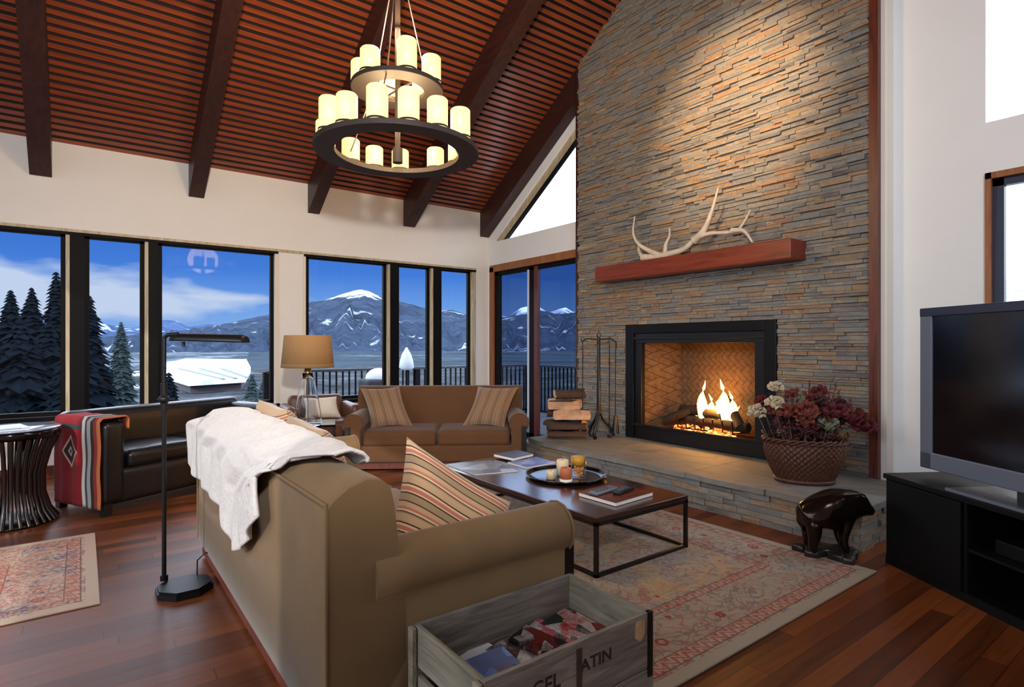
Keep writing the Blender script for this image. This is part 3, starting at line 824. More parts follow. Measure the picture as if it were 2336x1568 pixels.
# front sofa, its back to the window side, seat towards the hearth
s1 = sofa('sofa', 'large tan velvet sofa in the foreground, seen from behind, with a cream throw', 2.41, 1.03, .925, .69, .46, 3, (1.115, 2.945, 0), R(90), MAT['velvet'])
# loveseat under the corner windows
LV = (3.27, 5.72, 0); LR = R(-34)
s2 = sofa('loveseat', 'brown velvet loveseat in the corner by the glass door', 1.93, .90, .875, .62, .42, 2, LV, LR, MAT['velvet_dark'])
def lw(x, y, z):  # loveseat local -> world
    v = Matrix.Rotation(LR, 3, 'Z') @ Vector((x, y, z)); return (v.x + LV[0], v.y + LV[1], v.z)
p = pillow('throw_pillow', [lw(-.92, .12, .86), lw(-.48, .20, .88), lw(-.28, -.10, .44), lw(-.74, -.16, .43)], .15, MAT['stripe_dark'], stripe=1)
tag(p, 'brown striped pillow leaning in the left corner of the loveseat', 'pillow', 'striped pillows on the loveseat')
p = pillow('throw_pillow', [lw(.44, .20, .87), lw(.92, .10, .87), lw(.74, -.16, .43), lw(.26, -.10, .44)], .15, MAT['stripe_dark'], stripe=1)
tag(p, 'brown striped pillow leaning in the right corner of the loveseat, beside the door', 'pillow', 'striped pillows on the loveseat')
# big pillow on the near arm of the front sofa
A_ = Vector((1.10, 2.20, .965)); B_ = Vector((1.49, 1.99, .67)); D_ = Vector((.93, 2.07, .53)); C_ = B_ + D_ - A_
p = pillow('throw_pillow', [A_, B_, C_, D_], .24, MAT['stripe'], pinch=.04, n=30)
tag(p, 'large tan and rust striped pillow against the near arm of the front sofa', 'pillow')
# orange pillow at the far end, behind the throw
p = pillow('throw_pillow', [(.88, 3.80, 1.02), (.90, 3.26, 1.0), (1.05, 3.24, .52), (1.03, 3.80, .52)], .18, MAT['stripe_orange'], pinch=.05)
tag(p, 'orange striped pillow at the far end of the front sofa, beyond the throw', 'pillow')
p = pillow('throw_pillow', [(.88, 3.16, .985), (.88, 2.60, .965), (1.05, 2.60, .50), (1.03, 3.16, .50)], .17, MAT['stripe_dark'], pinch=.05)
tag(p, 'brown striped pillow beside the orange one, just showing over the back of the front sofa', 'pillow')

# cream throw draped over the back of the sofa
def drape():
    prof = []  # (dx from outer face, z) along path from outer bottom over the crown to the inner side
    def path(t, y, drop, inner):
        # arc-length like parametrisation: outer fall length drop, crown .24, inner length
        Lt = drop + .26 + inner; s = t * Lt
        if s < drop: return (-.022, .87 - drop + s)
        s2 = s - drop
        if s2 < .26:
            a = s2 / .26; return (-.022 + .245 * a, .87 + .085 * math.sin(min(1, a * 1.25) * PI / 2) - .02 * max(0, a - .8) / .2)
        s3 = s2 - .26; return (.235 + .02 * s3, .925 - s3)
    def fn(u, v):
        # v along the sofa (0 near, 1 far); u from outer hem to inner hem
        y_out = 2.36 + v * (4.19 - 2.36); y_in = 1.98 + v * (3.55 - 1.98)
        vv = v
        drop = .22 + .17 * math.sin(min(1, vv * 3.4) * PI * .5) + .02 * math.sin(vv * 9) + .035 * max(0, 1 - abs(vv - .24) / .12) - .12 * max(0, vv - .3) / .7 - .04 * (1 - min(1, vv * 12))
        inner = .02 + .16 * vv
        dx, z = path(u, 0, drop, inner)
        wgt = min(1, max(0, (u - .35) / .35)); y = y_out * (1 - wgt) + y_in * wgt
        fold = math.sin(v * 38 + 2 * u) * .5 + math.sin(v * 21 - 3 * u + 1) * .5
        pl = max(0, 1 - abs(v - .16) / .30); out = .020 + .016 * fold * (1.1 - wgt * .6) + .022 * pl * (.5 + .5 * math.sin(v * 62 + 1.5 * math.sin(z * 9))) * (1 - wgt)
        if u < .5: return (.60 + dx - out, y + .012 * math.sin(z * 25), z)
        return (.60 + dx, y + .015 * fold, z + out + .006 * math.sin(v * 60))
    return MB().grid(fn, 60, 110)
o = drape().build('throw_blanket', MAT['throw'], solid=.012); tag(o, 'cream knitted throw draped over the back of the front sofa', 'blanket')

# ------------------------------------------------------------------ rugs
a, bb = (3.78 - 1.30) / 2, (4.75 - 1.41) / 2
rg = MB().soft((0, 0, .006), (2 * a, 2 * bb, .012), .005, n=10)
o = rg.build('area_rug', rug_mat('cream_floral_rug', a, bb, srgb(196, 184, 166), srgb(150, 62, 56), srgb(112, 120, 136), busy=.28), merge=1e-4, loc=(1.30 + a, 1.41 + bb, 0)); tag(o, 'large cream rug with maroon borders and flowers under the coffee table', 'rug')
a, bb = 1.2, .70
rg = MB().soft((0, 0, .005), (2 * a, 2 * bb, .010), .004, n=10)
o = rg.build('area_rug', rug_mat('blush_rug', a, bb, srgb(232, 206, 184), srgb(176, 92, 80), srgb(70, 84, 116), busy=.75), merge=1e-4, loc=(.08 - a, 4.375, 0)); tag(o, 'small pink and blue patterned rug at the left on bare wood', 'rug')

# ------------------------------------------------------------------ coffee table
ct = thing('coffee_table', 'long espresso wood coffee table on a thin black metal frame', 'coffee table', (2.79, 3.24, .012))
hx_, hy_ = .43, .91; tz = .348
MB().box((-hx_, -hy_, tz - .03), (hx_, hy_, tz)).build('tabletop', MAT['espresso'], ct, bevel=.004)
fr = MB(); q = .011
for sx_ in (-1, 1):
    fr.box((sx_ * (hx_ - .012) - q, -hy_ + .004, 0), (sx_ * (hx_ - .012) + q, hy_ - .004, .02)); fr.box((sx_ * (hx_ - .012) - q, -hy_ + .004, tz - .052), (sx_ * (hx_ - .012) + q, hy_ - .004, tz - .03))
for sy_ in (-1, 1):
    fr.box((-hx_ + .004, sy_ * (hy_ - .012) - q, 0), (hx_ - .004, sy_ * (hy_ - .012) + q, .02)); fr.box((-hx_ + .004, sy_ * (hy_ - .012) - q, tz - .052), (hx_ - .004, sy_ * (hy_ - .012) + q, tz - .03))
fr.box((-hx_ + .004, .30, 0), (hx_ - .004, .322, .02))
fr.build('frame', MAT['blackpaint'], ct)
for sx_ in (-1, 1):
    for sy_ in (-1, 1):
        X0, Y0 = sx_ * (hx_ - .012), sy_ * (hy_ - .012); MB().box((X0 - q, Y0 - q, .0), (X0 + q, Y0 + q, tz - .03)).build('leg', MAT['blackpaint'], ct)
TZ = .361
def slab_obj(name, pts, h, mat, z, label, cat, group=None, page=None, cover=None):
    """book or magazine from its 4 ground corners"""
    cx = sum(p[0] for p in pts) / 4; cy = sum(p[1] for p in pts) / 4
    t = thing(name, label, cat, (cx, cy, z), 0, group)
    loc = [(p[0] - cx, p[1] - cy) for p in pts]
    # counter-clockwise
    area = sum(loc[i][0] * loc[(i + 1) % 4][1] - loc[(i + 1) % 4][0] * loc[i][1] for i in range(4))
    if area < 0: loc = loc[::-1]
    if h > .012:
        MB().prism([(x * .985, y * .985) for x, y in loc], 'z', .002, h - .003).build('pages', MAT['paper'], t)
        e0, e1 = Vector((*loc[0], 0)), Vector((*loc[3], 0)); nn = (Vector((*loc[1], 0)) - e0).normalized() * .003
        MB().prism(loc, 'z', 0, .002).prism(loc, 'z', h - .003, h).prism([e0[:2], (e0 + nn)[:2], (e1 + nn)[:2], e1[:2]], 'z', .001, h - .001).build('cover', mat, t)
    else:
        MB().prism([(x * .99, y * .99) for x, y in loc], 'z', 0, h - .0015).build('pages', MAT['paper'], t)
        MB().prism(loc, 'z', h - .0015, h).build('cover', mat, t)
    return t
def print_mat(name, cols, scale=9, rough=.28, seed=0.0, bright=1.0):
    m = M(name); v = m.coords('Object', (scale, scale, 1), (0, 0, seed)); vo = m.voro(v, 1.0)
    sx_ = m.nt.nodes.new('ShaderNodeSeparateColor'); m.link(vo.outputs['Color'], sx_.inputs[0])
    n = len(cols); nz_ = m.noise(m.coords('Object', (1, 1, 1)), scale * 1.7, 4, .6, 1.0)
    t = N(m.nt, sx_.outputs[0]) * .75 + nz_ * .55 - .15
    m.color(m.ramp(t, [(.1 + .8 * i / max(1, n - 1), c) for i, c in enumerate(cols)])); m.rough(rough); return m
brown_cov = wood('brown_photo_cover', srgb(70, 26, 18), srgb(128, 62, 40), 0, .25, 3, 4, .0)
slab_obj('coffee_table_book', [(2.61, 2.74), (2.62, 2.42), (3.01, 2.45), (2.98, 2.78)], .026, brown_cov, TZ, 'large brown book under two remotes at the near end of the coffee table', 'book')
# remotes
def remote(loc, rot, mat, bm, label, l=.20, wd=.055):
    t = thing('remote_control', label, 'remote', loc, rot, 'remotes on the coffee table book')
    MB().soft((0, 0, .011), (l, wd, .022), .009).build('body', mat, t, merge=1e-4)
    b = MB()
    for i in range(6):
        for j in range(3):
            b.cyl((-l * .36 + i * l * .11, (j - 1) * wd * .26, .021), (-l * .36 + i * l * .11, (j - 1) * wd * .26, .0245), .0045, n=8)
    b.build('button', bm, t)['kind'] = 'stuff'
    return t
remote((2.74, 2.64, TZ + .026), R(8), MAT['silver'], MAT['blackpaint'], 'grey remote control on the brown book, nearer the tray', .24, .07)
remote((2.86, 2.57, TZ + .026), R(14), simple('blue_black_plastic', srgb(26, 32, 52), .25), MAT['silver'], 'dark blue remote control on the brown book, crossing beside the grey one', .22)
# far books and magazines
slab_obj('coffee_table_book', [(2.90, 4.12), (2.92, 3.86), (3.19, 3.92), (3.17, 4.13)], .026, simple('black_cover', srgb(34, 28, 26), .3), TZ + .012, 'black book with white pages at the far end of the coffee table', 'book')
slab_obj('magazine', [(2.86, 3.86), (2.86, 3.60), (3.19, 3.62), (3.19, 3.88)], .012, print_mat('violet_cover', [srgb(40, 40, 90), srgb(92, 92, 170), srgb(150, 150, 190)], 7), TZ, 'violet covered magazine beside the tray on the coffee table', 'magazine')
slab_obj('magazine', [(2.42, 4.10), (2.40, 3.66), (2.74, 3.56), (2.80, 4.02)], .008, print_mat('grey_cover', [srgb(60, 66, 84), srgb(120, 128, 146), srgb(186, 192, 204)], 5, seed=.4), TZ, 'open grey-blue magazine at the far left of the coffee table', 'magazine')
# tray and candles
TR = (2.93, 3.21)
t = thing('round_tray', 'round black tray holding candles in the middle of the coffee table', 'tray', (*TR, TZ))
MB().lathe([(1e-4, .004), (.24, .004), (.29, .010), (.30, .024), (.306, .026), (.306, .020), (.295, .0), (1e-4, .0)], n=48).build('tray_plate', MAT['glossblack'], t)
TZ2 = TZ + .006
def candle(x, y, r, h, mat, label, flame_=False):
    t = thing('candle', label, 'candle', (x, y, TZ2), 0, 'candles on the round tray')
    MB().lathe([(1e-4, 0), (r, 0), (r, h - .006), (r - .005, h), (r * .75, h - .004), (1e-4, h - .010)], n=24).build('wax', mat, t)
    MB().cyl((0, 0, h - .010), (.002, 0, h + .008), .0014, n=6).build('wick', MAT['blackpaint'], t); return t
candle(2.77, 3.20, .034, .062, MAT['ivory'], 'small white candle at the left on the tray')
t = candle(2.81, 3.08, .042, .098, MAT['terracotta'], 'terracotta coloured candle at the front of the tray')
MB().lathe([(.046, 0), (.0465, .016), (.042, .018)], n=24).build('holder_base', MAT['paper'], t)
candle(2.93, 3.25, .046, .115, MAT['ivory'], 'cream pillar candle behind the terracotta one on the tray')
t = thing('glass_vase', 'amber glass cylinder holding shells on the tray', 'vase', (2.93, 3.075, TZ2))
ag = M('amber_glass'); ag.color(srgb(224, 168, 60)); ag.rough(.1); ag.b.inputs['Transmission Weight'].default_value = .6; ag.b.inputs['IOR'].default_value = 1.2
MB().lathe([(1e-4, 0), (.050, 0), (.054, .02), (.056, .17), (.052, .17), (.048, .02), (1e-4, .012)], n=28).build('glass', MAT['glass_clear'], t)
MB().lathe([(1e-4, .105), (.047, .105), (.051, .168), (1e-4, .16)], n=24).build('amber_wax', simple('amber_wax', srgb(216, 156, 44), .4), t)
b = MB(); rnd = random.Random(2)
for k in range(46):
    a_ = rnd.uniform(0, 6.28); rr = rnd.uniform(.01, .034); b.sphere((rr * math.cos(a_), rr * math.sin(a_), .016 + rnd.uniform(0, .085)), rnd.uniform(.008, .014), 5, scale=(1, .8, .7))
b.build('shells', simple('orange_shells', srgb(214, 150, 84), .5, var=.3, scale=30), t)['kind'] = 'stuff'

# ------------------------------------------------------------------ wooden crate of magazines
CRX, CRY, CH = 1.215, 1.485, .44
cr = thing('wooden_crate', 'weathered grey wooden crate full of magazines, in front of the sofa arm', 'crate', (CRX, CRY, 0))
gw = wood('weathered_board_x', srgb(94, 87, 80), srgb(150, 140, 128), 0, .85, 3, 10, .5)
gw2 = wood('weathered_board_y', srgb(100, 93, 80), srgb(154, 144, 124), 1, .85, 3, 10, .5)
cw, cd = .345, .205; th = .016
MB().box((-cw, -cd, .02), (cw, -cd + th, .245)).box((-cw, -cd, .25), (cw, -cd + th, CH)).build('front_board', gw, cr, bevel=.002)
MB().box((-cw, cd - th, .02), (cw, cd, .20)).box((-cw, cd - th, .21), (cw, cd, CH)).build('back_board', gw, cr, bevel=.002)
for s in (-1, 1):
    b = MB()
    for z0, z1 in ((.03, .14), (.17, .28), (.31, CH)):
        b.box((s * cw - (th if s > 0 else 0), -cd + th, z0), (s * cw + (th if s < 0 else 0), cd - th, z1))
    b.build('end_board', gw2, cr, bevel=.002)
    for ya_, yb_ in ((-cd - .002, -cd + .03), (cd - .03, cd + .002)):
        MB().box((s * (cw + .008) - .012, ya_, 0), (s * (cw + .008) + .004, yb_, CH - .004)).build('corner_post', gw2, cr, bevel=.002)
MB().box((-.004, -cd - .003, 0), (.018, -cd + .002, CH - .02)).build('centre_gap', MAT['bark'], cr)
MB().box((cw - .018, -cd - .004, .22), (cw + .005, -cd + .012, CH)).build('metal_strap', MAT['blackpaint'], cr)
MB().box((-cw + th, -cd + th, .02), (cw - th, cd - th, .035)).build('floor_board', gw, cr)
MB().prism([(.262, .372), (.29, .352), (.312, .375), (.312, .42), (.268, .425)], 'y', -cd - .002, -cd - .0005).build('sticker', simple('worn_sticker', srgb(190, 150, 110), .7, var=.3, scale=30), cr)
def text(txt, size, loc, rot, mat, parent, ext=.0012, name='lettering', xs=1.0):
    cu = bpy.data.curves.new(name, 'FONT'); cu.body = txt; cu.size = size; cu.extrude = ext; cu.offset = .0012
    o = bpy.data.objects.new(name, cu); COL.objects.link(o)
    dg = bpy.context.evaluated_depsgraph_get(); me = bpy.data.meshes.new_from_object(o.evaluated_get(dg)); bpy.data.objects.remove(o)
    o = bpy.data.objects.new(name, me); COL.objects.link(o); me.materials.clear(); me.materials.append(mat.m)
    o.parent = parent; o.location = loc; o.rotation_euler = rot; o.scale = (xs, 1, 1); return o
ink = simple('faded_black_ink', srgb(44, 36, 32), .9, var=.5, scale=60)
text('GEL', .064, (1.035 - CRX, -cd - .0006, CH - .108), (R(90), 0, 0), ink, cr, ext=.0003, xs=1.0)
text('ATIN', .054, (1.228 - CRX, -cd - .0006, CH - .098), (R(90), 0, 0), ink, cr, ext=.0003, xs=1.12)
# magazines inside
def mag(cx, cy, w_, l_, rot, z, cols, label, h=.008, scale=14, tilt=(0, 0), seed=0., group='magazines in the crate'):
    c, s = math.cos(R(rot)), math.sin(R(rot))
    pts = [(cx + c * x - s * y, cy + s * x + c * y) for x, y in ((-w_ / 2, -l_ / 2), (w_ / 2, -l_ / 2), (w_ / 2, l_ / 2), (-w_ / 2, l_ / 2))]
    t = slab_obj('magazine', pts, h, print_mat('cover_print', cols, scale, seed=seed), z, label, 'magazine', group)
    t.rotation_euler = (R(tilt[0]), R(tilt[1]), 0); return t
t = mag(1.20, 1.49, .28, .36, 88, .036, [srgb(60, 50, 46), srgb(120, 100, 90)], 'dark magazine pile filling the bottom of the crate', .20)
t = mag(1.03, 1.48, .20, .34, 0, .036, [srgb(70, 60, 56), srgb(130, 110, 96)], 'brown magazine pile at the left inside the crate', .225)
t = mag(1.42, 1.48, .22, .34, 0, .036, [srgb(40, 40, 46), srgb(110, 90, 86)], 'dark magazine pile at the right inside the crate', .235)
mag(1.08, 1.575, .20, .20, 15, .272, [srgb(200, 200, 204), srgb(232, 232, 236)], 'crumpled white paper at the back left in the crate', tilt=(8, 0))
mag(1.055, 1.47, .21, .29, -4, .285, [srgb(28, 34, 70), srgb(96, 130, 196), srgb(120, 112, 116), srgb(110, 150, 214), srgb(150, 170, 206)], 'blue covered magazine at the left end of the crate', scale=11, tilt=(4, -3))
mag(1.20, 1.51, .13, .27, 8, .29, [srgb(24, 20, 20), srgb(80, 60, 44), srgb(200, 190, 180), srgb(30, 30, 34)], 'black and tan magazine beside the blue one in the crate', scale=16, tilt=(3, -3))
mag(1.29, 1.50, .11, .28, 14, .295, [srgb(20, 18, 24), srgb(24, 20, 24), srgb(110, 28, 28), srgb(22, 20, 24), srgb(160, 150, 140), srgb(26, 24, 28)], 'thick black and red catalogue in the middle of the crate', .02, 22, (3, -4))
mag(1.365, 1.52, .13, .27, 20, .30, [srgb(190, 180, 170), srgb(190, 80, 96), srgb(70, 60, 66), srgb(214, 190, 186)], 'pink and grey photo magazine right of the red catalogue in the crate', .012, 18, (3, -3))
mag(1.46, 1.50, .15, .30, 10, .305, [srgb(24, 28, 36), srgb(180, 40, 34), srgb(210, 200, 190), srgb(36, 60, 40), srgb(30, 34, 48)], 'dark magazine with red and white flowers at the right end of the crate', .010, 16, (3, -2))

# ------------------------------------------------------------------ floor lamp
fl_ = thing('floor_lamp', 'black metal pharmacy floor lamp standing left of the front sofa', 'floor lamp', (.455, 3.60, 0))
b = MB(); poly = [(.0 + .145 * math.cos(2 * PI * (k + .5) / 8), .145 * math.sin(2 * PI * (k + .5) / 8)) for k in range(8)]
b.prism(poly, 'z', 0, .03); b.prism([(x * .93, y * .93) for x, y in poly], 'z', .03, .042); b.build('base', MAT['black'], fl_, bevel=.004)
PX, PY = -.085, .12
MB().cyl((PX, PY, .04), (PX, PY, 1.40), .0115, n=12).cyl((PX, PY, .04), (PX, PY, .07), .02, n=12).build('pole', MAT['black'], fl_)
MB().cyl((PX, PY, .98), (PX, PY, 1.14), .018, n=12).sphere((PX, PY, 1.05), .028, 8).cyl((PX - .03, PY + .02, 1.05), (PX + .05, PY - .03, 1.05), .008, n=8).build('joint', MAT['black'], fl_)
hd_ = Vector((.38, -.29, 0)).normalized(); pv = Vector((PX, PY, 1.395))
b = MB().tube([pv, pv + Vector((0, 0, .015)) + hd_ * .02, pv + Vector((0, 0, .02)) + hd_ * .08], .011, 8)
b.build('swing_arm', MAT['black'], fl_)
# half-cylinder shade
sd = MB(); side = Vector((-hd_.y, hd_.x, 0)); a0 = pv + hd_ * .05; a1 = pv + hd_ * .46 + Vector((0, 0, -.01))
vs = []; n = 14
for c_, rr in ((a0, .030), (a0 + hd_ * .05, .042), (a1 - hd_ * .02, .044), (a1, .036)):
    for k in range(n + 1):
        th_ = PI * k / n; vs.append(c_ + side * math.cos(th_) * rr * 1.1 + Vector((0, 0, math.sin(th_) * rr * .95 - .018)))
for k in range(3):
    sd.add(vs[k * (n + 1):(k + 2) * (n + 1)], [(i, i + 1, n + 2 + i, n + 1 + i) for i in range(n)], 0, True)
sd.add(vs[:n + 1], [tuple(range(n + 1))]); sd.add(vs[-n - 1:], [tuple(range(n + 1))[::-1]])
sd.build('lamp_shade', MAT['black'], fl_, solid=.004, merge=1e-5)
b = MB().cyl(a0 + hd_ * .06 + Vector((0, 0, -.022)), a0 + hd_ * .06 + Vector((0, 0, -.05)), .008, n=8); b.build('switch', MAT['black'], fl_)
MB().tube([(PX + .16, PY - .02, .03), (PX + .17, PY + .04, .10), (PX + .22, PY + .08, .125), (PX + .27, PY + .04, .10), (PX + .275, PY - .02, .03)], .004, 6).build('cord_loop', MAT['black'], fl_)

# ------------------------------------------------------------------ chandelier
ch = thing('chandelier', 'two-tier dark bronze chandelier with cylinder candle lights hanging from the ceiling', 'chandelier', (1.77, 3.68, 0), -YAW)
MAT['ring'] = simple('dark_bronze_ring', srgb(46, 34, 30), .6, .1, var=.15, scale=6)
def ring(z, ro, ri, h):
    return MB().lathe([(ri, z), (ro, z), (ro, z + h), (ri, z + h), (ri, z)], n=72, smooth=False)
z1_, z2_ = 2.69, 3.13
r1 = ring(z1_, .565, .425, .035).build('lower_ring', MAT['ring'], ch, bevel=.003)
r2 = ring(z2_, .318, .185, .030).build('upper_ring', MAT['ring'], ch, bevel=.003)
cgl = M('candle_glass'); cgl.color(srgb(226, 204, 140)); cgl.rough(.35); cgl.b.inputs['Emission Color'].default_value = (1.0, .80, .33, 1); cgl.b.inputs['Emission Strength'].default_value = .88
def chandle(theta, rad, z, h, r=.066):
    # local: -y points to the camera
    x = rad * math.sin(R(theta)); y = -rad * math.cos(R(theta))
    t = MB().lathe([(1e-4, 0), (r, 0), (r, h - .01), (r - .008, h), (r * .8, h), (r * .78, h - .02), (1e-4, h - .03)], (x, y, z), n=24)
    o = t.build('candle_light', cgl, ch)
    MB().lathe([(r + .004, 0), (r + .004, .012), (r, .012)], (x, y, z), n=24).build('candle_cup', MAT['ring'], o)
for th_, h in ((-88, .19), (-48, .215), (-27, .19), (-3, .215), (19, .205), (41, .19), (66, .195)): chandle(th_, .50, z1_ + .035, h)
for th_, h in ((-55, .17), (-32, .16), (-9, .16), (24, .16), (50, .17)): chandle(180 - th_, .50, z1_ + .035, h)
for th_, h in ((-80, .16), (-34, .16), (25, .21), (76, .18)): chandle(th_, .252, z2_ + .03, h)
for th_, h in ((-27, .16), (31, .16)): chandle(180 - th_, .252, z2_ + .03, h)
MB().cyl((0, 0, z1_ - .03), (0, 0, 6.0), .018, n=12).cyl((0, 0, z1_ - .06), (0, 0, z1_ + .04), .035, n=12).build('centre_rod', MAT['ring'], ch)
b = MB()
for k in range(4):
    a_ = PI / 4 + k * PI / 2; b.cyl((0, 0, z2_ + .01), (.19 * math.cos(a_), .19 * math.sin(a_), z2_ + .01), .008, n=6)
b.build('spoke', MAT['ring'], r2)
b = MB()
for a_ in (R(-95), R(30), R(150)):
    b.tube([(.24 * math.cos(a_), .24 * math.sin(a_), z2_ + .03), (.02 * math.cos(a_), .02 * math.sin(a_), z2_ + .9)], .005, 6)
    b.tube([(.49 * math.cos(a_), .49 * math.sin(a_), z1_ + .03), (.26 * math.cos(a_), .26 * math.sin(a_), z2_)], .005, 6)
b.build('suspension_cables', simple('grey_cable', srgb(120, 110, 108), .4, .6), ch)
MB().lathe([(1e-4, 0), (.09, 0), (.08, .03), (1e-4, .05)], (0, 0, ceil(3.68) - .06), n=20).build('ceiling_canopy', MAT['ring'], ch)
l1 = light('chandelier_glow', 'POINT', (0, 0, z1_ + .22), 50, (1, .72, .38), shadow_soft_size=.25); l1.parent = ch
l2 = light('chandelier_glow_upper', 'POINT', (0, 0, z2_ + .45), 100, (1, .68, .36), shadow_soft_size=.2); l2.parent = ch

# ------------------------------------------------------------------ side table, glass lamp, chair behind
st = thing('side_table', 'small black side table carrying the glass lamp between the sofas', 'side table', (1.96, 6.20, 0), R(-20))
MB().box((-.26, -.24, .50), (.26, .24, .525)).build('tabletop', MAT['glossblack'], st, bevel=.004)
for sx_ in (-1, 1):
    for sy_ in (-1, 1): MB().box((sx_ * .24 - .012, sy_ * .22 - .012, 0), (sx_ * .24 + .012, sy_ * .22 + .012, .50)).build('leg', MAT['black'], st)
MB().box((-.24, -.22, .20), (.24, .22, .215)).build('shelf', MAT['glossblack'], st)
slab_obj('magazine', [(1.82, 6.05), (2.10, 5.98), (2.18, 6.22), (1.90, 6.30)], .02, MAT['paper'], .216, 'stack of pale magazines on the lower shelf of the side table', 'magazine')
tl = thing('table_lamp', 'clear glass table lamp with a tan drum shade before the wide grey wall panel', 'table lamp', (1.88, 6.02, .526))
lg = M('lamp_glass'); lg.color((1, 1, 1)); lg.rough(.02); lg.b.inputs['Transmission Weight'].default_value = 1; lg.b.inputs['IOR'].default_value = 1.3
MB().lathe([(.125, 0), (.135, .01), (.13, .12), (.10, .30), (.065, .46), (.05, .54)], n=32).build('glass_body', lg, tl, solid=.004)
MB().cyl((0, 0, .52), (0, 0, .60), .045, .03, n=16).build('neck', simple('brass', srgb(180, 150, 90), .3, .8), tl)
MB().cyl((0, 0, .0), (0, 0, .52), .006, n=8).build('stem', MAT['silver'], tl)
shade = simple('tan_linen_shade', srgb(176, 134, 88), .9, var=.06, scale=50); shade.b.inputs['Transmission Weight'].default_value = 0
MB().lathe([(.232, .93), (.262, .60), (.258, .60), (.228, .93)], n=48).build('lamp_shade', shade, tl)
MB().lathe([(.259, .635), (.2645, .60), (.257, .598), (.256, .635)], n=48).build('shade_trim', simple('pale_trim', srgb(150, 120, 76), .8), tl)

ac = thing('leather_armchair', 'saddle brown leather armchair by the window behind the glass lamp', 'armchair', (2.34, 7.04, 0), R(-8))
MB().soft((0, 0, .32), (.70, .62, .26), .06, .02).build('seat', MAT['saddle'], ac, merge=1e-4)
MB().soft((0, .26, .52), (.66, .14, .42), .06, m=Matrix.Rotation(R(-8), 3, 'X')).build('backrest', MAT['saddle'], ac, merge=1e-4)
for s in (-1, 1):
    MB().soft((s * .37, -.02, .42), (.13, .64, .44), .06).build('arm', MAT['saddle'], ac, merge=1e-4)
    for yv in (-.25, .22): MB().cyl((s * .32, yv, 0), (s * .32, yv, .20), .02, .028, n=10).build('leg', MAT['redwood'], ac)
p = pillow('cushion', [(2.14, 7.06, .72), (2.54, 7.00, .72), (2.56, 6.88, .47), (2.12, 6.92, .47)], .13, MAT['cream']); tag(p, 'cream cushion on the saddle brown armchair by the window', 'cushion')

# ------------------------------------------------------------------ dark leather settee with woven blanket over its arm
ST = (.13, 5.47); SR = math.atan2(.37, .71)
se = thing('leather_settee', 'black leather settee under the left windows with a woven blanket over its arm', 'settee', (ST[0], ST[1], 0), SR)
W_ = 1.75; D2 = .74
MB().soft((W_ / 2, D2 / 2, .22), (W_ - .1, D2 - .05, .28), .04).build('seat_base', MAT['leather'], se, merge=1e-4)
MB().soft((W_ / 2, D2 - .09, .50), (W_ - .06, .18, .60), .07).build('backrest', MAT['leather'], se, merge=1e-4)
for x in (.10, W_ - .10): MB().soft((x, D2 / 2, .42), (.18, D2 - .02, .66), .05).build('arm', MAT['leather'], se, merge=1e-4)
for i in range(2):
    cw_ = (W_ - .42) / 2; MB().soft((.21 + cw_ * (i + .5), D2 / 2 - .08, .42), (cw_ - .01, D2 - .22, .15), .05, .02).build('seat_cushion', MAT['leather'], se, merge=1e-4)
for x in (.06, W_ - .06):
    for y in (.06, D2 - .06): MB().box((x - .03, y - .03, 0), (x + .03, y + .03, .10)).build('foot', MAT['blackpaint'], se)
nm = M('navajo_weave'); x, y, z = nm.xyz()
# stripes across y (arm depth), diamond on red ground
yy_ = y; col = nm.mix(N(nm.nt, nm.noise(nm.coords(), 40, 3).s) * .3, srgb(140, 26, 36), srgb(100, 18, 28))
dm = (yy_ - .40).abs() * 1.35 + (z - .50).abs()
col = nm.mix(dm.lt(.135), col, srgb(190, 180, 168)); col = nm.mix(dm.lt(.105), col, srgb(60, 26, 30)); col = nm.mix(dm.lt(.045), col, srgb(190, 180, 168)); col = nm.mix(dm.lt(.02), col, srgb(60, 26, 30))
for a_, c_, k in ((.20, .245, srgb(200, 196, 188)), (.16, .20, srgb(60, 56, 58)), (.115, .16, srgb(150, 146, 142)), (.085, .115, srgb(40, 34, 36)), (.05, .085, srgb(130, 40, 30)), (-.1, .05, srgb(176, 100, 56))):
    col = nm.mix(yy_.inside(a_, c_), col, k)
col = nm.mix(z.inside(.68, .72) * yy_.gt(.245), col, srgb(60, 56, 58))
nm.color(col); nm.rough(.95)
def bl(u, v):
    # u over the arm from outside bottom to inside; v along depth
    y = .005 + v * .62; wob = .006 * math.sin(v * 22) + .004 * math.sin(u * 17 + v * 5)
    s = u * 1.05
    if s < .70: return (-.004 - .008 + wob, y, .07 + s)
    s -= .70
    if s < .20: return (.0 + s, y, .77 + .006 + wob * .5 + .004)
    return (.207 + wob * .3, y, .77 - (s - .20) * .6)
o = MB().grid(bl, 40, 24).build('woven_blanket', nm, solid=.008); o.location = (ST[0], ST[1], 0); o.rotation_euler = (0, 0, SR)
tag(o, 'red Navajo-style blanket with a diamond hanging over the arm of the leather settee', 'blanket')

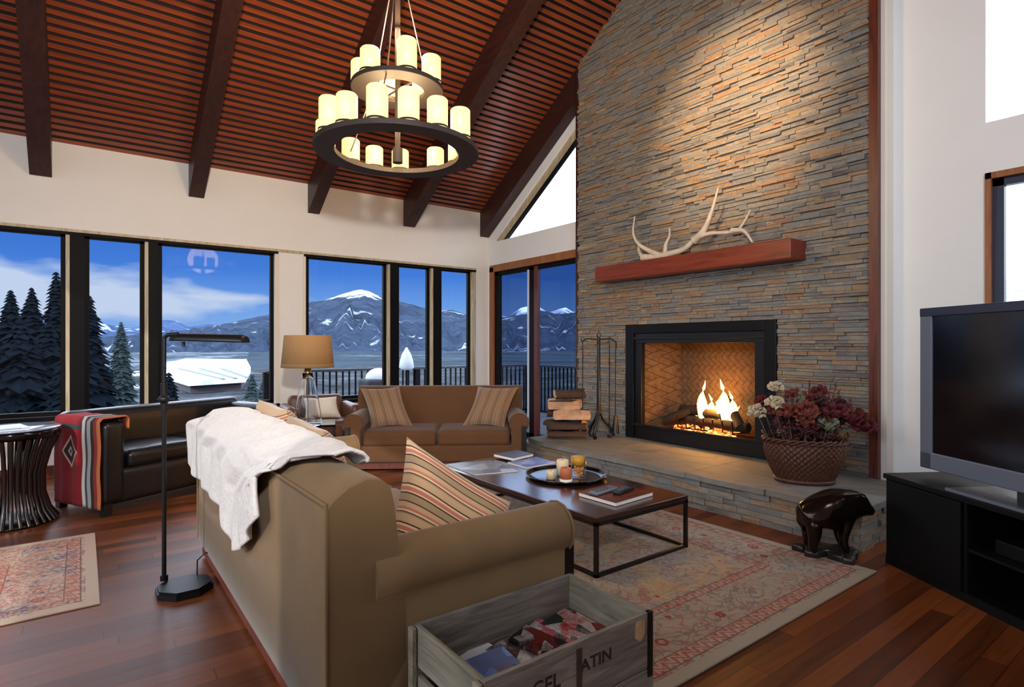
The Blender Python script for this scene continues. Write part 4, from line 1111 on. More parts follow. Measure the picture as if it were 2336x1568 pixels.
# ribbed drum stool at the left edge
rs = thing('ribbed_side_table', 'dark flared side table of vertical ribs at the left edge by the wall', 'side table', (-.43, 5.77, 0))
b = MB(); nr = 34
MB().lathe([(1e-4, .715), (.30, .715), (.312, .70), (.30, .655), (1e-4, .655)], n=48).build('tabletop', MAT['glossblack'], rs)
MB().lathe([(1e-4, .716), (.306, .716), (.310, .724), (.304, .729), (1e-4, .729)], n=48).build('glass_top', simple('pale_glass_top', srgb(170, 180, 200), .08, .2), rs)
for k in range(nr):
    a_ = 2 * PI * k / nr; pr = [(.285, .66), (.235, .54), (.195, .38), (.20, .22), (.235, .09), (.285, .012)]
    b.tube([(r_ * math.cos(a_), r_ * math.sin(a_), z_) for r_, z_ in pr], .015, 6)
b.build('ribs', simple('dark_rattan', srgb(30, 20, 18), .25), rs)
MB().lathe([(1e-4, 0), (.27, 0), (.27, .02), (1e-4, .02)], n=32).build('base_ring', MAT['blackpaint'], rs)
t = thing('magazine', 'magazine lying on the ribbed side table at the left edge', 'magazine', (-.46, 5.74, .730), R(15))
MB().box((-.12, -.15, 0), (.12, .15, .008)).build('cover', print_mat('pale_cover', [srgb(150, 160, 176), srgb(214, 216, 220)], 8), t)

# ------------------------------------------------------------------ TV and its stand
dx_, dy_ = -.52, -.854; TVR = math.atan2(dy_, dx_)     # local +x runs from far corner towards the camera; local +y is to the room? 
Pc = (4.0, 1.46)
tv = thing('tv_stand', 'low black television stand at the right', 'tv stand', (Pc[0], Pc[1], 0), TVR)
# local y>0 direction = rotate +90 of local x  -> points to (+.854,-.52): away from the sofas
Ls, Ds, Hs = 1.7, .50, .555
MB().box((0, 0, Hs - .03), (Ls, Ds, Hs)).build('top', MAT['tvblack'], tv, bevel=.003)
for xa, xb in ((.01, .035), (Ls - .035, Ls - .01), (.55, .575)): MB().box((xa, .015, .03), (xb, Ds - .01, Hs - .03)).build('side_panel', MAT['tvblack'], tv)
MB().box((.01, .01, .0), (Ls - .01, Ds - .01, .05)).box((.035, Ds - .03, .05), (Ls - .035, Ds - .015, Hs - .03)).build('back_panel', MAT['tvblack'], tv)
MB().box((.035, .02, .27), (Ls - .035, Ds - .03, .285)).build('shelf', MAT['tvblack'], tv)
MB().box((.03, .0, .05), (.55, .012, Hs - .035)).build('door', MAT['tvblack'], tv, bevel=.002)
def loc2w(x, y, z=0):
    v = Matrix.Rotation(TVR, 3, 'Z') @ Vector((x, y, z)); return (Pc[0] + v.x, Pc[1] + v.y, v.z)
t = thing('media_player', 'black media player on the shelf of the television stand', 'media player', loc2w(.85, .25, .286), TVR)
MB().box((-.20, -.15, 0), (.20, .15, .07)).build('case', MAT['black'], t, bevel=.003)
MB().box((.05, -.153, .02), (.16, -.15, .05)).build('display', MAT['silver'], t)
t = thing('television', 'large flat television with silver bezel on the black stand', 'television', loc2w(.09, .20, Hs), TVR)
Lw, Z0, Z1 = 1.45, .055, 1.02
f = MB(); bz = .085
f.box((0, -.03, Z0), (bz, .03, Z1)); f.box((Lw - bz, -.03, Z0), (Lw, .03, Z1)); f.box((0, -.03, Z0), (Lw, .03, Z0 + .10)); f.build('bezel', MAT['silver'], t, bevel=.006)
MB().box((0, -.032, Z1 - .05), (Lw, .03, Z1 + .002)).build('top_bezel', simple('dark_gloss_bezel', srgb(44, 50, 72), .2), t, bevel=.005)
MB().box((bz - .001, -.020, Z0 + .099), (Lw - bz + .001, .02, Z1 - .049)).build('screen', simple('dark_screen', srgb(10, 10, 18), .12), t)
MB().box((.02, .03, Z0 + .02), (Lw - .02, .12, Z1 - .03)).build('back_shell', MAT['blackpaint'], t, bevel=.01)
MB().box((.35, -.18, 0), (1.2, .14, .018)).build('stand_base', simple('blue_black_plastic_base', srgb(30, 36, 48), .2), t, bevel=.004)
MB().box((.35, -.186, .002), (1.2, -.179, .018)).build('base_trim', MAT['silver'], t)
MB().box((.6, -.02, .015), (.95, .03, Z0 + .02)).build('neck', MAT['blackpaint'], t)

# ------------------------------------------------------------------ fire tools
ft = thing('fire_tool_set', 'tall wrought iron fire tool set standing on the hearth left of the fireplace', 'fire tools', (4.76, 4.66, HZ), R(-35))
H = 1.20
MB().tube([(0, 0, .28), (0, 0, .8), (0, 0, H - .05)], [.026, .020, .018], 8).tube([(0, 0, H - .07), (-.02, 0, H - .02), (0, 0, H + .03), (.02, 0, H - .02), (0, 0, H - .07)], .008, 6).sphere((0, 0, H - .1), .024, 8).build('stand_post', MAT['blackpaint'], ft)
b = MB()
for a_ in (0, 2.1, 4.2):
    c_, s_ = math.cos(a_), math.sin(a_)
    b.tube([(0, 0, .34), (.05 * c_, .05 * s_, .22), (.13 * c_, .13 * s_, .12), (.17 * c_, .17 * s_, .03), (.14 * c_, .14 * s_, .010), (.10 * c_, .10 * s_, .018)], .017, 8)
b.build('feet', MAT['blackpaint'], ft)
MB().tube([(-.20, 0, H - .10), (-.14, 0, H - .06), (0, 0, H - .07), (.14, 0, H - .06), (.20, 0, H - .10), (.205, 0, H - .16)], .009, 6).build('hook_bar', MAT['blackpaint'], ft)
def tool(x, kind):
    if kind == 'shovel':
        b = MB().tube([(x, -.02, H - .10), (x, -.02, .22)], .006, 6); b.box((x - .045, -.03, .04), (x + .045, -.015, .23))
        b.tube([(x, -.02, H - .10), (x - .02, -.02, H - .06), (x, -.02, H - .03), (x + .02, -.02, H - .06), (x, -.02, H - .10)], .005, 6)
    elif kind == 'brush':
        b = MB().tube([(x, -.02, H - .10), (x, -.02, .24)], .006, 6); b.cyl((x, -.02, .26), (x, -.02, .06), .02, .045, n=10)
    else:
        b = MB().tube([(x, -.02, H - .10), (x, -.02, .06), (x + .03, -.02, .05)], .006, 6); b.tube([(x, -.02, H - .1), (x - .015, -.02, H - .05), (x + .015, -.02, H - .04)], .005, 6)
    return b
for nme, x in (('shovel', -.19), ('poker', .12), ('brush', .19)):
    t = thing('fireplace_' + nme, {'shovel': 'black iron fireplace shovel hanging at the left of the tool stand', 'poker': 'black iron poker hanging just right of the tool stand post', 'brush': 'black hearth brush hanging furthest right on the tool stand'}[nme], nme, (4.76, 4.66, HZ), R(-35))
    tool(x, nme).build('handle', MAT['blackpaint'], t)

# ------------------------------------------------------------------ firewood stack on the hearth
rnd = random.Random(11)
def firelog(x, y, z, l, r, rotz, label, seed):
    """split log: wedge section with bark on the round side"""
    rn = random.Random(seed); n = 9
    a0 = rn.uniform(0, 6.28); sec = []
    for k in range(n):
        th_ = a0 + PI * 1.15 * k / (n - 1); sec.append((r * math.cos(th_) * rn.uniform(.93, 1.05), r * .8 * math.sin(th_) * rn.uniform(.93, 1.05)))
    sec.append((rn.uniform(-.2, .2) * r, rn.uniform(-.15, .15) * r))
    cxx = sum(p[0] for p in sec) / len(sec); czz = sum(p[1] for p in sec) / len(sec); sec = [(a - cxx, c - czz) for a, c in sec]
    zmin = min(p[1] for p in sec); sec = [(a, c - zmin) for a, c in sec]
    t = thing('firewood_log', label, 'log', (x, y, z), rotz, 'split logs stacked on the hearth')
    N_ = len(sec); m = 5; vs = []
    for i in range(m):
        t_ = -l / 2 + l * i / (m - 1)
        for a, c in sec: vs.append((t_ + rn.uniform(-.012, .012), a * (1 + rn.uniform(-.16, .12)) + .012 * math.sin(i * 1.7 + seed), max(0, c * (1 + rn.uniform(-.14, .08)))))
    bark = MB(); spl = MB()
    for i in range(m - 1):
        for j in range(N_):
            q = (i * N_ + j, i * N_ + (j + 1) % N_, (i + 1) * N_ + (j + 1) % N_, (i + 1) * N_ + j)
            tgt = bark if j < n - 1 else spl
            tgt.add([vs[k] for k in q], [(0, 1, 2, 3)], 0, j < n - 1)
    spl.add(vs[:N_], [tuple(range(N_))[::-1]]); spl.add(vs[-N_:], [tuple(range(N_))])
    spl.build('split_face', MAT['cutwood'], t, merge=1e-5); bark.build('bark', MAT['bark'], t, merge=1e-5)
    return t
base_ = Vector((4.46, 4.88)); ux = Vector((.80, -.60))   # across the picture
uy = Vector((.60, .80))    # away from the camera
names = ['front log of the bottom row in the firewood stack', 'rear log of the bottom row in the firewood stack', 'front log of the second row in the firewood stack', 'rear log of the second row in the firewood stack',
         'front log of the third row in the firewood stack', 'rear log of the third row in the firewood stack', 'front log of the fourth row in the firewood stack', 'rear log of the fourth row in the firewood stack', 'topmost log lying aslant on the firewood stack']
for i, lb in enumerate(names):
    row = i // 2; z_ = row * .112
    p_ = base_ + uy * (-.085 if i % 2 == 0 else .085) + ux * rnd.uniform(-.03, .03) * (1 + row * .3)
    if i == 8: p_ = base_ + ux * .04
    firelog(p_.x, p_.y, HZ + z_, rnd.uniform(.40, .46) - row * .02, rnd.uniform(.068, .078), math.atan2(-.60, .80) + rnd.uniform(-.24, .24) + (.35 if i == 8 else 0), lb, 20 + i)
t = firelog(4.60, 4.70, HZ, .30, .055, 0, 'short log standing on end between the firewood stack and the tools', 77)
t.rotation_euler = (0, R(-78), R(-37)); t.location = (4.63, 4.73, HZ + .16)

# ------------------------------------------------------------------ basket of dried flowers
bk = thing('flower_basket', 'oval brown wicker basket with dried red flowers on the hearth right of the fire', 'basket', (4.52, 2.20, HZ), R(-53))
def bfn(u, v):
    a_ = u * 2 * PI; z_ = .02 + .30 * v; r_ = .185 + .08 * math.sin(min(1, v * 1.2) * PI / 2)
    wv = .008 * math.sin(u * 2 * PI * 38) * math.sin(v * PI * 14)
    return ((r_ * 1.08 + wv) * math.cos(a_), (r_ * .80 + wv) * math.sin(a_), z_)
MB().grid(bfn, 176, 36).build('basket_body', MAT['wicker'], bk, merge=1e-5, solid=.008)
MB().lathe([(1e-4, 0), (.20, 0), (.205, .03), (1e-4, .03)], n=32, sx=1.08, sy=.8).build('basket_base', MAT['wicker'], bk)
b = MB()
for k in range(3):
    b.tube([((.268 + .012 * math.cos(a * 10 + k * 2.1)) * 1.08 * math.cos(a), (.268 + .012 * math.cos(a * 10 + k * 2.1)) * .8 * math.sin(a), .325 + .014 * math.sin(a * 10 + k * 2.1)) for a in [2 * PI * i / 140 for i in range(141)]], .010, 6)
b.build('braided_rim', MAT['wicker'], bk)
for s in (-1, 1):
    MB().tube([(s * .28, -.06, .33), (s * .295, -.05, .37), (s * .30, 0, .385), (s * .295, .05, .37), (s * .28, .06, .33)], .010, 6).build('handle', MAT['wicker'], bk)
ar = thing('dried_flower_arrangement', 'bouquet of dried burgundy and cream flowers standing in the wicker basket', 'flowers', (4.52, 2.20, HZ), R(-53))
rnd = random.Random(8)
cols = {'burgundy': simple('burgundy_petals', srgb(92, 20, 28), .8, var=.3, scale=40), 'rust': simple('rust_petals', srgb(112, 50, 38), .8, var=.3, scale=40), 'cream_': simple('cream_petals', srgb(190, 176, 150), .8, var=.2, scale=40), 'plum': simple('plum_foliage', srgb(70, 30, 36), .8, var=.4, scale=30), 'sage': simple('sage_leaves', srgb(110, 112, 88), .8, var=.3, scale=30)}
def bloom(c, r, mat, petals=26, seed=0):
    rn = random.Random(seed); b = MB(); c = Vector(c)
    b.sphere(c, r * .45, 6)
    for k in range(petals):
        th_ = rn.uniform(0, 6.28); ph = math.acos(rn.uniform(-.3, 1)); d = Vector((math.sin(ph) * math.cos(th_), math.sin(ph) * math.sin(th_), math.cos(ph)))
        u = d.orthogonal().normalized(); v = d.cross(u); w_ = r * rn.uniform(.22, .36)
        p0 = c + d * r * .3; p1 = c + d * r * rn.uniform(.8, 1.05)
        b.add([p0 - u * w_ * .4, p0 + u * w_ * .4, p1 + u * w_ + v * w_ * .3, p1 + d * r * .12, p1 - u * w_ + v * w_ * .3], [(0, 1, 2, 3, 4)], 0, True)
    return b
spots = [(-.34, .0, .52, .075, 'cream_'), (-.22, -.05, .60, .075, 'cream_'), (-.20, .03, .72, .06, 'cream_'), (-.30, .06, .60, .06, 'burgundy'), (-.13, -.08, .53, .08, 'rust'), (.0, -.10, .55, .09, 'rust'), (.10, .02, .60, .08, 'plum'), (.20, -.06, .54, .10, 'burgundy'), (.33, -.02, .50, .10, 'burgundy'), (.42, .0, .44, .09, 'burgundy'),
         (-.05, .05, .66, .07, 'rust'), (.12, .06, .68, .07, 'burgundy'), (.0, .0, .44, .10, 'plum'), (-.12, .05, .46, .09, 'rust'), (.14, -.10, .45, .08, 'sage'), (.26, .06, .60, .06, 'plum'), (-.02, -.14, .47, .07, 'rust')]
for i, (x, y, z, r_, c_) in enumerate(spots):
    o = bloom((x, y, z), r_, None, 34, i).build('bloom', cols[c_], ar, solid=.002)
    MB().tube([(x * .35, y * .35, .12), (x * .75, y * .75, z * .6), (x, y, z)], .003, 5).build('stem', cols['sage'], o)
for k in range(34):
    a_ = rnd.uniform(0, 6.28); rr = rnd.uniform(.03, .27); x = rr * math.cos(a_) + .03; y = rr * math.sin(a_) * .55; z = .40 + rnd.uniform(.0, .26) * (1 - (abs(x) / .4) ** 2)
    o = bloom((x, y, z), rnd.uniform(.04, .065), None, 22, 100 + k).build('bloom', cols[rnd.choice(['burgundy', 'plum', 'rust', 'burgundy', 'plum', 'sage'] if x > -.1 else ['rust', 'cream_', 'sage', 'plum'])], ar, solid=.002)
b = MB()
for k in range(900):
    a_ = rnd.uniform(0, 6.28); rr = rnd.uniform(.0, .26); x = rr * math.cos(a_); y = rr * math.sin(a_) * .7; z = rnd.uniform(.33, .52)
    d = Vector((rnd.uniform(-1, 1), rnd.uniform(-1, 1), rnd.uniform(-.1, 1))).normalized() * rnd.uniform(.03, .06); u = d.orthogonal().normalized() * .009; c = Vector((x, y, z))
    b.add([c, c + d * .5 + u, c + d, c + d * .5 - u], [(0, 1, 2, 3)])
b.build('leaves', cols['plum'], ar)['kind'] = 'stuff'
for k in range(26):
    x = rnd.uniform(-.22, .30); y = rnd.uniform(-.1, .1); h = rnd.uniform(.62, .84) - abs(x) * .25
    b = MB(); p0 = Vector((x * .4, y * .4, .15)); p1 = Vector((x * 1.15, y, h)); b.tube([p0, p1], .0025, 5)
    for q_ in range(16):
        t_ = .55 + .45 * q_ / 16; c = p0.lerp(p1, t_); a_ = rnd.uniform(0, 6.28); d = Vector((math.cos(a_), math.sin(a_), .7)) * rnd.uniform(.02, .035)
        b.tube([c, c + d], [.003, .001], 4)
    b.build('spike', cols[rnd.choice(['burgundy', 'rust', 'plum', 'burgundy'])], ar)

# ------------------------------------------------------------------ bear sculpture
br = thing('bear_sculpture', 'polished dark bronze bear sculpture standing on rocks beside the hearth', 'sculpture', (3.80, 1.70, 0), math.atan2(-.6018, .7986))
def build_bear():
    J = []; E = []
    def add(p, r, par=None):
        J.append((p, r))
        if par is not None: E.append((par, len(J) - 1))
        return len(J) - 1
    pel = add((-.14, 0, .30), .125); mid = add((0, 0, .315), .118, pel); sh = add((.10, 0, .335), .108, mid)
    nk = add((.175, -.01, .345), .088, sh); hd = add((.235, -.03, .345), .068, nk); mz = add((.295, -.055, .310), .036, hd); add((.325, -.065, .300), .025, mz)
    add((.225, -.085, .405), .018, hd); add((.225, .03, .408), .018, hd); add((-.235, 0, .33), .02, pel)
    for sy_ in (-1, 1):
        hp = add((-.15, sy_ * .055, .22), .070, pel); kn = add((-.125 + .02 * sy_, sy_ * .07, .145), .048, hp); hk = add((-.155 + .02 * sy_, sy_ * .07, .085), .033, kn); add((-.115 + .02 * sy_, sy_ * .072, .055), .030, hk)
        s_ = add((.115, sy_ * .06, .23), .058, sh); el = add((.095 + .03 * sy_, sy_ * .07, .15), .040, s_); wr = add((.115 + .03 * sy_, sy_ * .07, .085), .030, el); add((.145 + .03 * sy_, sy_ * .072, .055), .029, wr)
    bm = bmesh.new(); ly = bm.verts.layers.skin.verify()
    V = []
    for p, r in J:
        v = bm.verts.new(p); V.append(v); v[ly].radius = (r, r)
    V[0][ly].use_root = True
    for a_, c_ in E: bm.edges.new((V[a_], V[c_]))
    me = bpy.data.meshes.new('bear_body'); bm.to_mesh(me); bm.free(); me.materials.append(MAT['bronze_bear'].m)
    o = bpy.data.objects.new('bear_body', me); COL.objects.link(o)
    sk = o.modifiers.new('skin', 'SKIN'); sk.use_smooth_shade = True
    sb = o.modifiers.new('sub', 'SUBSURF'); sb.levels = 2; sb.render_levels = 2
    return o
o = build_bear(); o.parent = br; o.scale = (.80, .95, 1.02)
b = MB(); rnd = random.Random(6)
for k in range(16):
    b.soft((rnd.uniform(-.17, .18), rnd.uniform(-.10, .10), .026), (rnd.uniform(.08, .15), rnd.uniform(.07, .12), .056), .018, .004, m=Matrix.Rotation(rnd.uniform(0, 3), 3, 'Z'), n=2, k=2)
b.build('rock_base', simple('dark_cast_rock', srgb(46, 40, 36), .3, .3, var=.4, scale=14, bump=.6), br, merge=1e-5)

# ================================================================== OUTSIDE
from mathutils import noise as mn
def fbm(x, y, o=5):
    s = 0; a_ = .5
    for k in range(o): s += a_ * mn.noise((x, y, 3.1 * k)); x *= 2.03; y *= 2.03; a_ *= .5
    return s
def lerp_prof(prof, v):
    if v <= prof[0][0]: return prof[0][1]
    for (a_, b_), (c_, d_) in zip(prof[:-1], prof[1:]):
        if v <= c_: return b_ + (d_ - b_) * (v - a_) / (c_ - a_)
    return prof[-1][1]
def yaw_px(x): return YAW + math.atan((x - CX) / FPX)
# ridge silhouettes as elevation above the eye, in tangent units against picture column (turned into true bearings)
def ridge(pts): return [(yaw_px(x), (CY - y) / FPX * math.cos(math.atan((x - CX) / FPX))) for x, y in pts]
far_r = ridge([(-900, 700), (-300, 705), (0, 715), (150, 728), (235, 738), (262, 742), (300, 748), (340, 742), (375, 728), (400, 730), (430, 745), (470, 738), (500, 742), (560, 745), (640, 740), (1000, 720), (1120, 716), (1160, 722), (1190, 700), (1225, 696), (1250, 712), (1290, 700), (1310, 712), (1400, 700), (1900, 700)])
main_r = ridge([(-900, 775), (0, 775), (240, 768), (330, 760), (430, 752), (480, 744), (560, 728), (620, 716), (690, 692), (740, 684), (775, 672), (800, 664), (822, 660), (840, 663), (862, 673), (884, 684), (905, 686), (935, 692), (960, 700), (1000, 708), (1030, 706), (1060, 716), (1100, 722), (1140, 726), (1200, 716), (1240, 708), (1270, 716), (1313, 712), (1400, 700), (1900, 730)])
def mountain(name, prof, r0, r1, r2, zb, mat, label, seed, amp, y0=-50, y1=75):
    """ring sector of terrain: rises from r0 to the crest at r1, drops behind to r2"""
    nu, nv = 360, 46; b = MB()
    def fn(u, v):
        yw = R(y0 + (y1 - y0) * u); e = lerp_prof(prof, yw)
        top = EYE + e * r1
        if v < .75:
            t = v / .75; r = r0 + (r1 - r0) * t; h = zb + (top - zb) * (t ** 1.15)
        else:
            t = (v - .75) / .25; r = r1 + (r2 - r1) * t; h = top + (zb - top) * t
        tt = min(1, v / .75); env = math.sin(PI * min(1, tt)) if v < .75 else 0
        rid = abs(fbm(yw * 40 + seed, r / r1 * 4)) * 2 - .35
        h += amp * env * rid + (amp * .05 * fbm(yw * 160 + seed, 3)) * (1 if v > .7 else 0)
        return (r * math.sin(yw), r * math.cos(yw), h)
    b.grid(fn, nu, nv); o = b.build(name, mat); tag(o, label, 'mountain'); return o
def mtn_mat(name, snow_z, forest, soft, snowc=(.72, .78, .9), scale=.004, patch=.5):
    m = M(name); g = m.nt.nodes.new('ShaderNodeNewGeometry'); sp = m.nt.nodes.new('ShaderNodeSeparateXYZ'); m.link(g.outputs['Position'], sp.inputs[0])
    z = N(m.nt, sp.outputs[2]); n = m.noise(m.coords('Object', (1, 1, .6)), scale, 7, .6, .4); n2 = m.noise(m.coords('Object', (1, 1, .25)), scale * 3.2, 5, .6, .6)
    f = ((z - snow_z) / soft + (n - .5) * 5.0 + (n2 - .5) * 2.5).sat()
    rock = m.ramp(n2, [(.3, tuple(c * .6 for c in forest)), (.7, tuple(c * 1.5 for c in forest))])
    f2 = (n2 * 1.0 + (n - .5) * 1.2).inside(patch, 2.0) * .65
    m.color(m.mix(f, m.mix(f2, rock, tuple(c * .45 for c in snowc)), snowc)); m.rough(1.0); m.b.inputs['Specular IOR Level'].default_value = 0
    return m
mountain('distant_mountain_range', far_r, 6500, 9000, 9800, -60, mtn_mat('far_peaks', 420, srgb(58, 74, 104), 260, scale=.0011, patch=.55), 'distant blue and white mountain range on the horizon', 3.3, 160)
mountain('snowy_mountain', main_r, 1500, 4200, 5200, -40, mtn_mat('forest_mountain', 330, srgb(46, 56, 72), 60, scale=.0028, patch=.70), 'big forested mountain with a snow-streaked summit behind the windows', 8.1, 90)
# valley floor and hillside
def ground_mat():
    m = M('snowy_valley'); g = m.nt.nodes.new('ShaderNodeNewGeometry'); sp = m.nt.nodes.new('ShaderNodeSeparateXYZ'); m.link(g.outputs['Position'], sp.inputs[0])
    X, Y = N(m.nt, sp.outputs[0]), N(m.nt, sp.outputs[1]); d = (X * X + Y * Y).op('SQRT')
    n = m.noise(m.coords('Object', (1, 1, 1)), .02, 5, .6, .3); n2 = m.noise(m.coords(), .15, 6, .7)
    snow = (n + (n2 - .5) * .3).inside(.53, 2.0) * (X - Y * .22).lt(-3.0)
    brush = m.ramp(n2, [(.3, srgb(30, 36, 40)), (.5, srgb(58, 62, 66)), (.7, srgb(90, 96, 102))])
    forest = m.ramp(n2, [(.3, srgb(38, 48, 58)), (.7, srgb(60, 70, 82))])
    far = ((d - 170.0) / 120.0).sat(); near = ((d - 75.0) / 10.0).sat()
    patch = m.ramp(m.noise(m.coords('Object', (1, 1, 1)), .0045, 5, .65), [(.36, srgb(26, 36, 44)), (.47, srgb(64, 74, 84)), (.56, srgb(40, 52, 62)), (.66, srgb(120, 128, 136))]); forest = m.mix(.6, forest, patch)
    c = m.mix(near * snow, brush, (.75, .8, .9)); c = m.mix(far * .85, c, forest)
    m.color(c); m.rough(1.0); m.b.inputs['Specular IOR Level'].default_value = 0; return m
def gfn(u, v):
    yw = R(-60 + 175 * u); r = 9 * (1700 / 9) ** v
    z = -3.6 - 8 * min(1, max(0, (r - 80) / 400)) + .5 * fbm(r * math.sin(yw) * .05, r * math.cos(yw) * .05) * min(3, r / 30)
    if r > 1400: z -= 20
    return (r * math.sin(yw), r * math.cos(yw), z)
o = MB().grid(gfn, 170, 60).build('snowy_ground', ground_mat()); o['kind'] = 'structure'
# bright snowy slope seen through the near right window
def sfn(u, v):
    yw = R(66 + 50 * u); r = 26 + 60 * v; z = -4 + (8.8 + 4) * (v ** .75) + .8 * fbm(yw * 30, r * .1)
    return (r * math.sin(yw) , r * math.cos(yw), z)
m = M('snow_with_brush'); n = m.noise(m.coords('Object', (1, 1, 1)), 1.2, 6, .7, 1.2)
m.color(m.ramp(n, [(.42, (.10, .12, .15)), (.5, (.45, .48, .54)), (.62, (.8, .84, .9))])); m.rough(1)
o = MB().grid(sfn, 60, 30).build('snowy_slope', m); tag(o, 'snowy brush-covered slope outside the right-hand window', 'slope')
# low building with a snowy roof in the valley
bd = thing('building', 'low building with a wide snow-covered roof down in the valley', 'building', (0, 0, 0))
import itertools
def ray_at(x, y, r):
    u = (x - CX) / FPX; d = Vector((SY + u * CYW, CYW - u * SY, (CY - y) / FPX)); return Vector((0, 0, EYE)) + d * r
P_ = [ray_at(425, 818, 92), ray_at(562, 820, 92), ray_at(572, 838, 76), ray_at(330, 838, 80)]
P2 = [ray_at(330, 842, 78), ray_at(572, 842, 74), ray_at(560, 862, 60), ray_at(430, 870, 57), ]
def roof(P, nm_, th=.5):
    b = MB(); lo = [p - Vector((0, 0, th)) for p in P]; n = len(P)
    b.add(P + lo, [tuple(range(n)), tuple(range(n, 2 * n))[::-1]] + [(i, (i + 1) % n, n + (i + 1) % n, n + i) for i in range(n)]); return b.build(nm_, MAT['snow'], bd)
roof(P_, 'roof'); roof(P2, 'roof')
b = MB(); c_ = sum(P2, Vector()) / 4
for P in (P_, P2):
    cc = sum(P, Vector()) / 4; Q = [cc + (p - cc) * .9 for p in P]; n = 4
    b.add([q - Vector((0, 0, .4)) for q in Q] + [Vector((q.x, q.y, -6.5)) for q in Q], [(i, (i + 1) % n, n + (i + 1) % n, n + i) for i in range(n)])
b.build('wall', simple('brown_siding', srgb(70, 66, 70), .9), bd)
b = MB()
for k in range(3):
    p0 = P2[0].lerp(P2[1], .32 + .2 * k) + Vector((0, 0, .03)); p1 = P2[3].lerp(P2[2], .55 + .22 * k) + Vector((0, 0, .03)); w_ = Vector((.5, -.2, .0))
    b.add([p0, p0 + w_, p1 + w_ * .8, p1], [(0, 1, 2, 3)])
b.build('roof_shade_streak', simple('painted_roof_shade', srgb(90, 104, 130), .9), bd, solid=.06)  # shadow streaks on the snowy roof, painted as darker strips

# conifers
pine = simple('dark_spruce_needles', srgb(13, 18, 24), 1.0, var=.4, scale=2, spec=0)
pine_l = simple('grey_spruce_needles', srgb(40, 50, 52), 1.0, var=.35, scale=2, spec=0)
def conifer(h, r, seed):
    rn = random.Random(seed); b = MB(); nl = int(h * 5.5)
    for k in range(nl):
        t = k / nl; z = h * (.06 + .94 * t); rr = r * (1 - t) ** .68 * rn.uniform(.85, 1.1) + .06; nb = max(7, int(20 * (1 - t) + 6)); off = rn.uniform(0, 6)
        for i in range(nb):
            a_ = off + 2 * PI * i / nb + rn.uniform(-.15, .15); q = rr * rn.uniform(.65, 1.1); dr = q * .38; w_ = q * .26 + .05
            c_, s_ = math.cos(a_), math.sin(a_); px_, py_ = -s_ * w_, c_ * w_
            b.add([(0, 0, z + .12 * q + .1), (c_ * q * .55 + px_, s_ * q * .55 + py_, z - dr * .5), (c_ * q, s_ * q, z - dr), (c_ * q * .55 - px_, s_ * q * .55 - py_, z - dr * .5), (c_ * q * .5, s_ * q * .5, z - dr * .15 + .08)], [(0, 1, 4), (1, 2, 4), (2, 3, 4), (3, 0, 4)])
    return b
def tree(px_, ytop, dist, h, wpx, seed, label, mat):
    p = ray_at(px_, ytop, dist); r = wpx * .68 / FPX * dist
    z0 = p.z - h
    t = thing('spruce_tree', label, 'tree', (p.x, p.y, z0), 0, 'spruces outside the left windows')
    cf = conifer(h, r, seed); cf.lathe([(r * .55, h * .04), (r * .40, h * .4), (r * .2, h * .75), (.02, h * .97)], n=10); cf.build('foliage', mat, t); MB().cyl((0, 0, 0), (0, 0, h * .9), .18, .03, n=8).build('trunk', MAT['bark'], t)
for i, (px_, yt, dist, h, wp, lb, mt_) in enumerate([
    (24, 660, 34, 12, 150, 'dark spruce tree at the far left outside the first window', pine), (72, 654, 31, 12, 150, 'dark spruce tree second from the left outside the windows', pine),
    (128, 618, 28, 13, 140, 'tallest dark spruce tree outside, left of the wide dark mullion', pine), (147, 626, 36, 13.5, 120, 'dark spruce tree close behind the tallest one', pine),
    (203, 672, 32, 12, 150, 'dark spruce tree just right of the wide dark mullion', pine), (-40, 640, 40, 13, 150, 'dark spruce tree at the left picture edge', pine),
    (45, 725, 23, 8.6, 230, 'low dense spruce filling the foot of the first window', pine), (110, 735, 24.5, 9, 230, 'low dense spruce below the tallest spruce', pine), (178, 745, 22, 8, 210, 'low dense spruce behind the wide dark mullion', pine),
    (276, 733, 48, 12, 84, 'lone grey-green spruce seen through the narrow second window', pine_l), (385, 848, 30, 4.5, 90, 'small dark spruce behind the floor lamp', pine),
    (575, 852, 34, 4.0, 60, 'small grey shrub-like spruce at the right of the third window', pine_l), (600, 868, 30, 3.6, 60, 'lowest grey spruce near the third window right edge', pine_l)]):
    tree(px_, yt, dist, h, wp, 40 + i, lb, mt_)

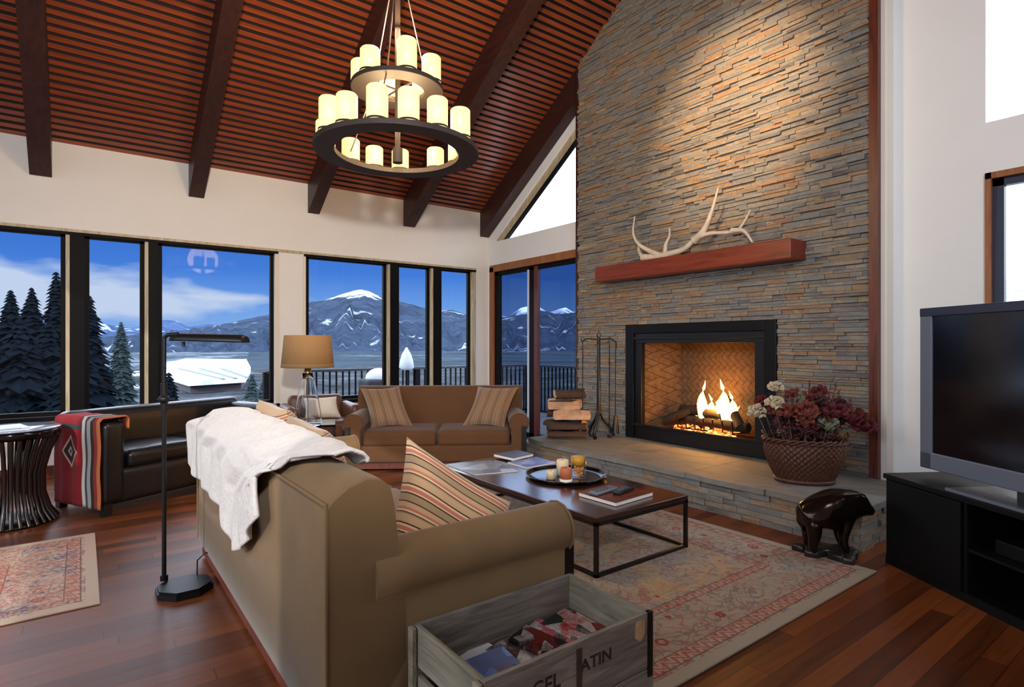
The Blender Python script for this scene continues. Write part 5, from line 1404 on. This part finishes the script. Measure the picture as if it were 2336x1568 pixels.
# deck with railing, snow-capped things
struct('deck_floor', MB().box((2.2, WY + .25, -.20), (7.6, 9.5, -.06)).box((WX + .25, 1.9, -.20), (7.6, WY + .25, -.06)), wood('deck_boards', srgb(70, 62, 58), srgb(104, 96, 92), 0, .9))
def railing(p, q, label, n):
    p = Vector(p); q = Vector(q); r = thing('deck_railing', label, 'railing', (p.x, p.y, -.06)); d = q - p; ang = math.atan2(d.y, d.x); r.rotation_euler = (0, 0, ang); l = d.length
    MB().box((0, -.06, .98), (l, .06, 1.02)).build('top_rail', simple('dark_rail', srgb(40, 42, 48), .7), r)
    MB().box((0, -.02, .06), (l, .02, .10)).build('bottom_rail', MAT['bronze'], r)
    b = MB()
    for k in range(n): b.box((l * k / (n - 1) - .012, -.012, .06), (l * k / (n - 1) + .012, .012, .98))
    b.build('balusters', MAT['bronze'], r)['kind'] = 'stuff'
    for t_ in (0, .5, 1): MB().box((l * t_ - .045, -.045, 0), (l * t_ + .045, .045, 1.0)).build('post', MAT['bronze'], r)
railing((2.3, 9.4, 0), (7.5, 9.4, 0), 'dark deck railing outside behind the loveseat windows', 48)
railing((7.5, 9.3, 0), (7.5, 2.0, 0), 'dark deck railing outside the glass door', 66)
t = thing('covered_grill', 'dark covered grill with a round snow cap on the deck', 'grill', (3.98, 9.0, 0))
MB().soft((0, 0, .40), (.55, .45, .80), .06).build('cover', simple('grill_cover', srgb(40, 42, 46), .8), t, merge=1e-4)
MB().sphere((0, 0, .80), .22, 10, scale=(1, .9, .8)).build('snow_cap', MAT['snow'], t)
t = thing('patio_umbrella', 'closed dark patio umbrella with snow on one side on the deck', 'patio umbrella', (4.52, 9.05, -.06))
MB().cyl((0, 0, 0), (0, 0, 1.30), .02, n=8).build('pole', MAT['bronze'], t)
MB().lathe([(.015, 1.38), (.04, 1.33), (.08, 1.26), (.115, 1.14), (.13, 1.03), (.09, .99), (1e-4, .99)], n=16).build('canopy', MAT['snow'], t)
MB().soft((0, 0, .05), (.5, .5, .10), .03).build('base', MAT['bronze'], t, merge=1e-4)
